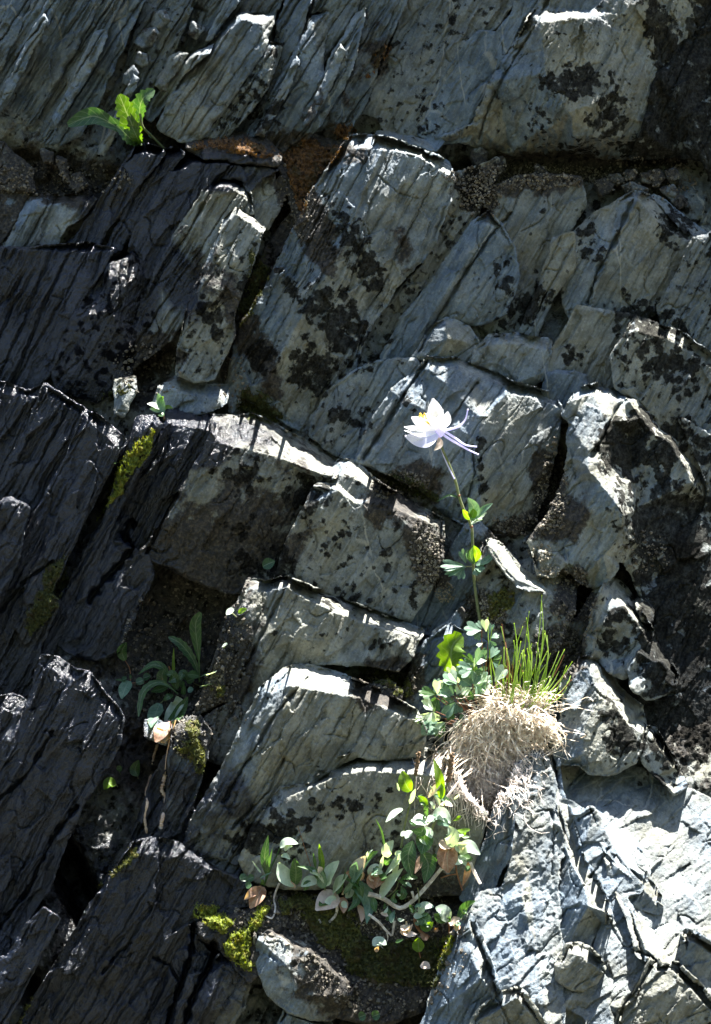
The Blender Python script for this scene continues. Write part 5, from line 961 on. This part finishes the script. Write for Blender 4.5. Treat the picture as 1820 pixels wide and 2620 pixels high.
# ------------------------------------------------------------------ leafy ledge, bottom centre
herb('plantain', 'plantain with upright dark blades and a pale nodding leaf, leftmost on the leafy ledge', 'plant', 'J', 330, 650,
     [([(355, 510), (345, 300), (385, 70)], 85, LN, DKGREEN, 0), ([(365, 540), (390, 400), (432, 225)], 36, BL, GREEN, 0), ([(520, 212), (600, 150), (722, 172)], 95, O, SUNLIT, 50), rd(105, 560, 52, DKGREEN), rd(188, 562, 46, DKGREEN), rd(160, 642, 42, DKGREEN), ([(320, 660), (260, 760), (180, 905)], 150, O, TAN, 20), ([(310, 680), (210, 720), (110, 810)], 90, LN, TAN, 10), ([(310, 640), (320, 600), (300, 580)], 40, O, GREEN, 10)],
     [([(340, 640), (400, 480), (470, 330), (520, 212)], 2, GREEN, 'stalk'), ([(340, 650), (360, 560), (355, 500)], 2, GREEN, 'stalk')])
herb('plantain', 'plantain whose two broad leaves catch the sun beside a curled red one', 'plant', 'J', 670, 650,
     [([(680, 640), (570, 540), (500, 385)], 165, O, SUNLIT, 45), ([(690, 630), (700, 500), (682, 338)], 125, O, GREEN, 25), ([(695, 665), (620, 620), (545, 600)], 60, O, TAN, 30)], [])
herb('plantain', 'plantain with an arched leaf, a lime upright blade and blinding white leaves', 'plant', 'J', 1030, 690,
     [([(1012, 655), (950, 540), (870, 460), (705, 425)], 66, LN, GREEN, 40), ([(940, 600), (850, 600), (755, 655)], 115, O, SUNLIT, 40), ([(1012, 480), (985, 320), (960, 168)], 58, LN, YGREEN, -8), ([(1020, 640), (1080, 520), (1190, 370)], 175, O, SUNLIT, 55), ([(1120, 740), (1180, 640), (1290, 530)], 180, O, SUNLIT, 60), ([(1190, 780), (1080, 820), (925, 930)], 250, O, BLEACH, 55), ([(990, 520), (970, 470), (955, 430)], 70, O, BLEACH, 40)],
     [([(1030, 700), (1015, 560), (1012, 470)], 1.8, STEM, 'stalk'), ([(870, 440), (800, 220), (720, -30)], .9, RSTEM, 'dry_stalk')])
herb('plantain', 'plantain with a long blue-green drooping leaf and a tan shrivelled one', 'plant', 'J', 1290, 660,
     [([(1310, 615), (1440, 700), (1530, 850), (1500, 1090)], 170, LN, GLAUC, 45), ([(1370, 620), (1400, 460), (1490, 315)], 150, O, BLEACH, 40), ([(1380, 600), (1320, 520), (1265, 500)], 70, O, TAN, 20), rd(1310, 745, 68, SUNLIT, 55), ([(1420, 600), (1430, 520), (1400, 500)], 80, O, TAN, 20), ([(1600, 520), (1560, 560), (1540, 500)], 110, O, BLEACH, 50), ([(1220, 780), (1240, 860), (1240, 960)], 90, O, TAN, 20), ([(1400, 860), (1450, 960), (1440, 1070)], 70, LN, TAN, 30), ([(1240, 740), (1380, 560), (1600, 270)], 50, BL, GLAUC, 35)],
     [([(1225, 750), (1290, 650), (1310, 615)], 2.4, BLEACH, 'stalk')])
herb('seed_head_plantain', 'tall plantain with a brown seed head and a lime leaf, left of two', 'plant', 'K', 360, 1010,
     [([(450, 430), (400, 340), (370, 215)], 130, O, YGREEN, -8), ([(445, 560), (475, 480), (508, 400)], 50, LN, SUNLIT, 20), ([(372, 615), (290, 660), (195, 752)], 75, O, SUNLIT, 60), ([(200, 1120), (215, 1040), (275, 945)], 105, O, SUNLIT, 40), ([(180, 1000), (150, 850), (85, 710)], 22, BL, GREEN, 0), ([(0, 1155), (60, 1090), (112, 1062)], 42, O, GREEN, 30)],
     [([(355, 1020), (395, 780), (450, 560), (490, 380), (510, 240)], 2.6, STEM, 'stalk'), ([(505, 250), (520, 140), (542, 25)], 5.5, SEED, 'seed_head')], 40)
herb('seed_head_plantain', 'taller-leaved plantain with a thick seed head under the dead roots, right of two', 'plant', 'K', 640, 960,
     [([(770, 520), (760, 300), (697, 85)], 84, LN, YGREEN, -6), ([(775, 515), (790, 420), (775, 340)], 50, LN, YGREEN, 0), ([(625, 600), (590, 530), (535, 478)], 70, O, YGREEN, 5), ([(630, 690), (615, 620), (650, 560)], 44, LN, GREEN, 10), ([(640, 740), (560, 740), (462, 740)], 150, O, SUNLIT, 55), ([(690, 690), (780, 670), (875, 760)], 130, O, SUNLIT, 40), ([(600, 810), (560, 860), (470, 840)], 90, O, GREEN, 30), ([(600, 815), (600, 950), (570, 1088)], 160, O, GREEN, 40), ([(470, 850), (430, 880), (402, 925)], 70, O, SUNLIT, 50), ([(870, 1010), (890, 900), (850, 795)], 130, O, SUNLIT, 45), ([(770, 565), (830, 560), (898, 585)], 66, O, BLEACH, 55), ([(640, 500), (740, 370), (845, 265)], 60, LN, BLEACH, 40), ([(480, 950), (430, 1120), (470, 1345)], 140, LN, DKGREEN, 15), ([(570, 1060), (640, 1200), (600, 1400)], 150, LN, DKGREEN, 15), ([(550, 1110), (540, 1200), (500, 1295)], 60, LN, TAN, 30)],
     [([(645, 960), (690, 800), (760, 620), (810, 450), (855, 310)], 2.8, STEM, 'stalk'), ([(853, 320), (870, 180), (890, 40)], 6.5, SEED, 'seed_head'), ([(610, 805), (780, 570), (960, 330), (1100, 190)], 3.0, ROOT, 'dead_stalk')], 44)
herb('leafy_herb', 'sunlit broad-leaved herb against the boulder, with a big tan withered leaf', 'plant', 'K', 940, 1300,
     [([(970, 1080), (1060, 1010), (1185, 1090)], 130, O, SUNLIT, 40), ([(985, 1090), (1040, 1130), (1110, 1140)], 80, O, GREEN, 40), ([(1000, 1110), (960, 1160), (925, 1200)], 90, O, SUNLIT, 50), ([(880, 960), (840, 1120), (850, 1285)], 190, O, TAN, 25), ([(780, 940), (800, 1000), (880, 1030)], 70, O, BLEACH, 40), ([(1060, 1170), (1050, 1280), (1000, 1430)], 60, LN, TAN, 30), ([(960, 1060), (940, 1000), (895, 960)], 60, TH, YGREEN, 20), ([(985, 1050), (1000, 990), (1080, 960)], 60, O, BLEACH, 50), ([(930, 830), (1000, 850), (1080, 830)], 60, TH, YGREEN, 40), ([(960, 870), (1010, 890), (1040, 870)], 50, TH, YGREEN, 30), ([(900, 740), (950, 720), (985, 690)], 50, TH, YGREEN, 40), ([(700, 1180), (710, 1120), (735, 1100)], 60, O, GREEN, 30)],
     [([(940, 1040), (935, 1250), (1000, 1470)], 2.4, RSTEM, 'stalk'), ([(940, 1300), (860, 1310), (770, 1340)], 1.8, RSTEM, 'stalk'), ([(1080, 1180), (1130, 1290), (1188, 1400)], 4.2, ROOT, 'twig'), ([(940, 1050), (940, 930), (930, 840)], 1.4, STEM, 'stalk')], 36)
herb('leafy_herb', 'spray of leaves in a sunlit white tone left of the thick white root', 'plant', 'K', 180, 1520,
     [([(180, 1320), (300, 1180), (430, 1000)], 90, LN, SUNLIT, 60), ([(130, 1560), (230, 1400), (385, 1230)], 130, LN, SUNLIT, 55), ([(60, 1340), (80, 1260), (160, 1290)], 130, O, SUNLIT, 50), ([(30, 1300), (40, 1380), (75, 1455)], 80, O, TAN, 20), ([(180, 1310), (130, 1350), (90, 1440)], 100, O, TAN, 10), ([(330, 1370), (420, 1330), (530, 1340)], 70, TH, GREEN, 40), ([(350, 1420), (380, 1500), (340, 1560)], 80, TH, GREEN, 25), ([(300, 1480), (270, 1560), (310, 1600)], 60, TH, GREEN, 25), ([(210, 1640), (230, 1720), (210, 1790)], 60, TH, GREEN, 20), ([(290, 1680), (260, 1740), (250, 1810)], 60, TH, GLAUC, 30), ([(60, 1540), (70, 1620), (90, 1700)], 70, LN, GREEN, 20), ([(150, 1700), (180, 1720), (220, 1740)], 50, O, BLEACH, 55)],
     [([(180, 1560), (300, 1460), (330, 1370)], 1.6, STEM, 'stalk')], 26)
herb('dry_root', 'thick pale bent root lying across the leafy ledge', 'root', 'K', 350, 1650, [], [([(10, 1505), (110, 1530), (200, 1570), (340, 1655), (480, 1580), (640, 1410), (780, 1240)], 5.5, ROOT, 'root_strand'), ([(470, 1480), (480, 1520), (490, 1570)], 3, ROOT, 'root_strand')], 60)
herb('dry_root', 'thin pale hooked root on the mossy stone, left of centre', 'root', 'J', 480, 720, [], [([(510, 620), (475, 700), (448, 800), (465, 900), (430, 1015), (350, 990)], 2.4, ROOT, 'root_strand')], 30)
herb('dry_root', 'white hooked root hanging under the bleached leaf', 'root', 'J', 1150, 900, [], [([(1165, 860), (1155, 970), (1060, 1070), (985, 1070), (955, 1030)], 3.4, ROOT, 'root_strand')], 30)
herb('dry_root', 'pale twig slanting down below the sunlit-white leaf spray', 'root', 'K', 100, 1800, [], [([(15, 1720), (120, 1800), (190, 1880), (255, 1945)], 3.2, ROOT, 'root_strand'), ([(200, 1890), (215, 1980), (170, 2050), (100, 2050)], 1.2, ROOT, 'root_strand'), ([(285, 1790), (275, 1870), (262, 1945)], 3, ROOT, 'root_strand')], 26)
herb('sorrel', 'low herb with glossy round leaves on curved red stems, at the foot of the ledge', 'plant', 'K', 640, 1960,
     [([(540, 1725), (600, 1780), (680, 1850)], 130, O, GREEN, 35), ([(545, 1710), (600, 1640), (700, 1640)], 90, O, SUNLIT, 45), ([(560, 1800), (620, 1850), (690, 1800)], 90, O, YGREEN, 10), ([(850, 1790), (800, 1700), (715, 1650)], 135, O, SUNLIT, 40), ([(840, 1780), (760, 1760), (700, 1720)], 90, O, GREEN, 20), ([(960, 1760), (1040, 1660), (1138, 1585)], 110, O, GREEN, 30), ([(855, 1800), (910, 1800), (975, 1760)], 100, O, BLEACH, 50), ([(480, 1710), (460, 1650), (440, 1620)], 40, LN, GREEN, 10), ([(640, 1960), (600, 1960), (560, 1900)], 60, O, TAN, 20), ([(700, 1900), (730, 1880), (740, 1860)], 40, O, TAN, 30), ([(920, 1890), (940, 1850), (900, 1820)], 60, O, TAN, 20)],
     [([(515, 1720), (505, 1800), (560, 1900), (650, 1960)], 4.4, RSTEM, 'stalk'), ([(840, 1780), (860, 1850), (860, 1930)], 2.2, RSTEM, 'stalk'), ([(960, 1760), (930, 1830), (870, 1930)], 2, RSTEM, 'stalk'), ([(540, 1700), (545, 1560), (530, 1440)], 1.8, STEM, 'stalk'), ([(870, 2100), (820, 2010), (830, 1990)], 1.2, ROOT, 'twig')], 24)
herb('seedling', 'glowing oval green leaf on a red stalk over the dark mossy bank', 'plant', 'K', 545, 2150, [([(545, 2115), (535, 2040), (540, 1965)], 112, O, YGREEN, 0)], [([(545, 2110), (560, 2180)], 1.6, RSTEM, 'stalk')], 26)
herb('seedling', 'pale salmon leaf at the foot of the glowing oval leaf', 'leaf', 'K', 610, 2270, [([(560, 2250), (610, 2260), (660, 2290)], 80, O, BLEACH, 40)], [], 20)
herb('seedling', 'white upturned leaf on a thin stalk, left on the dark mossy bank', 'plant', 'K', 130, 2000, [([(55, 2040), (120, 2010), (200, 2040)], 110, O, SUNLIT, 55), ([(80, 2110), (100, 2090), (120, 2060)], 40, O, TAN, 20)], [([(130, 2050), (180, 2100), (120, 2150)], 1.1, ROOT, 'stalk')], 26)
herb('lichen_flakes', 'cluster of white papery flakes hanging under the thick root', 'plant', 'K', 420, 1860, [([(350, 1840), (400, 1870), (470, 1850)], 70, LN, BLEACH, 50), ([(380, 1890), (440, 1930), (530, 1930)], 70, LN, BLEACH, 45), ([(400, 1940), (430, 1900), (480, 1820)], 50, LN, BLEACH, 45), ([(360, 1860), (380, 1920), (430, 1950)], 50, LN, BLEACH, 55), ([(420, 1850), (410, 1820), (405, 1790)], 24, LN, BLEACH, 45)], [], 30)
herb('seedling', 'two dim green leaves at the very bottom of the dark mossy bank', 'plant', 'd', 60, 1195, [rd(30, 1192, 20, DKGREEN, 20), rd(92, 1188, 22, DKGREEN, 20)], [], 14)
# ------------------------------------------------------------------ moss cushions and grit
MOSS_G = simple('green_moss', (.03, .038, .010), (.12, .125, .03), 420, .95, .12, .0012, (.085, .07, .025))
MOSS_Y = simple('bright_moss', (.06, .08, .012), (.20, .24, .035), 420, .95, .25, .0012, (.20, .18, .03))
MOSS_O = simple('orange_moss', (.035, .018, .008), (.17, .085, .03), 260, .95, .15, .0014, (.06, .045, .02))
MOSS_D = simple('dark_moss', (.02, .028, .008), (.07, .075, .02), 420, .95, .1, .0012, (.045, .035, .015))
GRIT = simple('grit', (.05, .042, .032), (.16, .14, .11), 200, .9, 0, .0006, (.09, .085, .07))
GRIT_T = simple('pale_grit', (.14, .12, .085), (.30, .27, .21), 200, .9, 0, .0006)
def moss(label, v, outline, mat, thick=9, seed=1, tuft=1.0):
    ol = pts(v, outline); st = 2.8; xs = np.arange(min(p[0] for p in ol)-6, max(p[0] for p in ol)+6, st); ys = np.arange(min(p[1] for p in ol)-6, max(p[1] for p in ol)+6, st)
    X, Y = np.meshgrid(xs, ys); px = X+7*fbm(X/24, Y/24, seed, 3); py = Y+7*fbm(X/24, Y/24, seed+9, 3)
    ins = inside(px, py, ol); ed, _, _ = seg_dist(px, py, ol); hole = fbm(X/20, Y/20, seed+5, 3) > (-.48 if thick > 5 else -.2)
    ins &= hole | (ed > 16)
    i = np.clip(np.round((X-GX0)/G).astype(int), 0, ZW-1); j = np.clip(np.round((Y-GY0)/G).astype(int), 0, ZH-1)
    Z = ZB[j, i]; lump = np.abs(fbm(X/15, Y/15, seed+3, 2))*15+fbm(X/5, Y/5, seed+4, 2)*2.2
    D = Z+np.clip(ed/12, 0, 1)*thick+lump*np.clip(ed/8, .2, 1)-3
    use = ins; cell = use[:-1, :-1] & use[1:, :-1] & use[:-1, 1:] & use[1:, 1:]
    Zc = np.stack([Z[:-1, :-1], Z[1:, :-1], Z[:-1, 1:], Z[1:, 1:]]); cell &= (Zc.max(0)-Zc.min(0)) < 40
    idx = -np.ones(X.shape, int); idx[use] = np.arange(use.sum()); jj, ii = np.nonzero(cell)
    if len(jj) < 4: return
    F = np.stack([idx[jj, ii], idx[jj+1, ii], idx[jj+1, ii+1], idx[jj, ii+1]], 1)
    k = S*(DC-D[use])/DC; co = np.stack([(X[use]-910)*k, -D[use]*S, ZC-(Y[use]-1310)*k], 1)
    # shoots: small upright blades over the cushion
    rs = np.random.RandomState(seed); n = int(len(jj)*1.1*tuft); q = rs.randint(0, len(jj), n); b = co[idx[jj[q], ii[q]]]+rs.normal(0, .0005, (n, 3))
    dr = rs.normal(0, .55, (n, 3))+np.array([0, -.7, .8]); dr /= np.linalg.norm(dr, axis=1)[:, None]; L = rs.uniform(.0012, .0032, n)[:, None]
    sd = np.cross(dr, rs.normal(0, 1, (n, 3))); sd /= np.linalg.norm(sd, axis=1)[:, None]; ww = .00038
    V = np.concatenate([b-sd*ww, b+sd*ww, b+dr*L+sd*ww*.3, b+dr*L-sd*ww*.3]); m = len(co); a = np.arange(n)
    F = np.concatenate([F, np.stack([m+a, m+n+a, m+2*n+a, m+3*n+a], 1)]); co = np.concatenate([co, V])
    o = mesh_obj('moss', co, F, mat, None, True, None, Vector(co[:m].mean(0)))
    setprops(o, label=label, category='moss'); o['kind'] = 'stuff'
moss('strip of bright yellow-green moss running down between wet black ribs', 'B', '690,778 700,800 690,870 640,940 590,1000 550,1080 500,1130 430,1210 410,1240 425,1200 470,1120 485,1060 520,1000 530,940 570,880 620,825 660,815', MOSS_Y, 10, 11)
moss('ochre moss cushion on top of the broad wet slab', 'L', '640,325 680,295 760,285 830,278 850,300 840,345 790,350 740,330 700,345 650,352', MOSS_O, 12, 21)
moss('rust-brown moss filling the ledge between the ochre cushion and the orange moss', 'L', '830,290 900,290 980,310 1040,345 1050,390 960,385 860,365 800,365', MOSS_O, 9, 22)
moss('rust-orange moss spilling down the groove left of the longest slab', 'L', '1060,370 1120,330 1180,290 1230,290 1270,320 1360,330 1390,345 1330,400 1270,460 1210,550 1190,640 1160,680 1140,600 1110,520 1090,440', MOSS_O, 11, 23)
moss('small orange moss clump at the ledge, left of the longest slab\'s top', 'L', '1310,260 1350,215 1400,215 1440,240 1430,275 1390,300 1340,300', MOSS_O, 8, 24)
moss('dots of orange moss in the groove of the upper striped slabs', 'A', '1510,560 1560,545 1600,560 1600,620 1540,640 1490,620', MOSS_O, 4, 25)
moss('small orange moss patch high in a groove near the top centre', 'a', '85,240 130,190 160,175 165,220 130,290 100,310 90,350 50,370 35,350 60,310', MOSS_O, 5, 26)
moss('dark green moss in the shaded groove beside the squared pillar', 'o', '560,560 600,570 610,620 580,680 560,720 540,740 530,690 555,640', MOSS_D, 6, 31)
moss('dark olive moss under the foot of the longest slab', 'o', '540,870 580,870 620,900 640,940 610,955 560,940 530,910', MOSS_D, 6, 32)
moss('dim moss at the foot of the pyramid-shaped rock', 'o', '230,880 270,860 300,845 290,880 260,900 220,905', MOSS_D, 5, 33)
moss('dim green moss low between the wet ribs and the diamond slab', 'o', '100,1270 150,1250 160,1300 120,1380 70,1430 50,1400 80,1330', MOSS_D, 6, 34)
moss('round olive moss ball behind the seed leaves, on the thin rib', 'I', '950,830 1010,760 1080,750 1110,800 1095,900 1040,930 970,900', MOSS_G, 14, 41)
moss('olive moss hanging down the rib below the mossy shoulder', 'I', '700,1130 850,1100 880,1200 850,1290 920,1420 930,1560 935,1660 880,1720 820,1680 800,1520 640,1430 620,1370 760,1290 700,1200', MOSS_G, 10, 42)
moss('small olive moss tuft, lowest on the rib below the hanging moss', 'I', '790,1850 850,1810 900,1800 890,1860 820,1930 770,1920', MOSS_G, 6, 43)
moss('moss pad with orange stalks at the left end of the leafy ledge', 'D', '858,715 900,690 960,685 1010,710 1050,760 1040,810 990,830 940,790 880,760', MOSS_Y, 10, 51)
moss('brightest lime moss cushion, bottom left of the mossy-topped stone', 'D', '1000,880 1030,830 1100,790 1160,700 1210,650 1230,690 1180,780 1130,850 1130,920 1150,980 1120,1000 1060,960 1010,920', MOSS_Y, 12, 52)
moss('moss blanket over the bottom-centre stone, under the bleached leaves', 'D', '1240,660 1330,640 1450,650 1560,700 1620,760 1640,900 1620,990 1560,1000 1530,900 1480,900 1430,880 1400,820 1340,740 1260,740', MOSS_G, 9, 53)
moss('mossy shadowed bank in the bottom centre', 'd', '-60,860 60,820 160,860 300,830 400,850 420,900 400,980 360,1080 200,1060 60,1040 -40,1000', MOSS_D, 7, 54)
moss('yellow moss fringe against the lower left edge of the sunlit boulder', 'd', '330,890 380,840 440,810 450,850 420,920 390,1000 360,1000 350,940', MOSS_Y, 6, 55)
moss('tiny gold moss tuft where the flat white-topped block meets the straw', 'H', '290,1440 340,1420 400,1430 410,1500 330,1520 290,1500', MOSS_Y, 6, 56)
moss('brownish moss pad in the crevice below the small bright-stepped block', 'o', '860,1070 900,1060 950,1080 985,1110 990,1130 940,1120 880,1095', MOSS_D, 6, 57)
moss('gold lichen clump right of the yellow-green leaf', 'c', '590,380 640,350 720,370 720,420 680,470 610,510 590,450', MOSS_G, 7, 58)
moss('pale moss line along the wet bottom-left slab', 'D', '510,520 580,450 630,420 625,480 560,530 500,590 420,650 405,645 470,570', MOSS_G, 4, 59)
moss('moss speck in the bottom left corner', 'D', '60,1220 90,1170 160,1060 190,1060 150,1130 110,1200 90,1235', MOSS_G, 4, 60)
moss('thin gold moss in the seam above the pale broad-shouldered block', 'o', '800,1490 860,1500 920,1520 930,1560 900,1580 860,1540 810,1520', MOSS_G, 5, 61)
def grit(label, mat, regions, seed, rmin, rmax):
    rs = np.random.RandomState(seed); V = []; F = []; oct_ = np.array([[1, 0, 0], [-1, 0, 0], [0, 1, 0], [0, -1, 0], [0, 0, 1], [0, 0, -1]], float)
    tri = [(0, 2, 4), (2, 1, 4), (1, 3, 4), (3, 0, 4), (2, 0, 5), (1, 2, 5), (3, 1, 5), (0, 3, 5)]
    for (x, y, rx, ry, n) in regions:
        for _ in range(n):
            a = rs.uniform(0, 6.28); q = math.sqrt(rs.uniform()); X = (x+rx*q*math.cos(a))*1.14035; Y = (y+ry*q*math.sin(a))*1.14035
            r = rmin+(rmax-rmin)*rs.uniform()**3; d = surf(X, Y)+r*.3
            m = rs.normal(0, 1, (3, 3)); u, _, w_ = np.linalg.svd(m); o = oct_*rs.uniform(.5, 1.3, (6, 1)) @ u
            p = np.array(P(X, Y, d)); b = len(V); V += list(p+o*r*S); F += [(b+i, b+j, b+k) for i, j, k in tri]
    o = mesh_obj('grit', np.array(V), np.array(F), mat, None, False, None, Vector(np.mean(V, 0)))
    setprops(o, label=label, category='grit'); o['kind'] = 'stuff'
grit('dark grit and soil crumbs in the crevices of the face', GRIT, [(1180, 395, 190, 30, 900), (1450, 400, 120, 50, 400), (1245, 1090, 30, 110, 500), (1180, 1175, 90, 25, 300), (960, 1240, 40, 90, 350), (900, 1090, 70, 35, 350), (1090, 1370, 50, 50, 250), (1290, 1360, 50, 90, 350), (420, 1450, 150, 150, 900), (120, 400, 180, 40, 500), (670, 430, 40, 110, 300), (870, 1530, 80, 30, 250), (860, 2120, 190, 160, 1500), (640, 2060, 120, 60, 400), (440, 1600, 120, 50, 300), (1080, 440, 50, 50, 300), (1240, 1470, 60, 60, 250), (520, 860, 40, 80, 150), (1450, 1240, 60, 50, 150), (330, 830, 80, 60, 200)], 3, 1.6, 6.5)
grit('pale crusty lichen grit in the central crevices', GRIT_T, [(1180, 390, 90, 22, 160), (960, 1250, 26, 60, 220), (1225, 1130, 30, 60, 200), (1215, 1240, 30, 20, 140), (1100, 1370, 30, 30, 160), (900, 1080, 50, 22, 140), (1230, 1290, 30, 25, 140), (860, 1530, 50, 16, 120), (1000, 1330, 24, 24, 140), (740, 2060, 80, 30, 260), (900, 2060, 100, 50, 260), (1080, 430, 30, 34, 140), (410, 1660, 24, 40, 60)], 5, 1.4, 4.5)
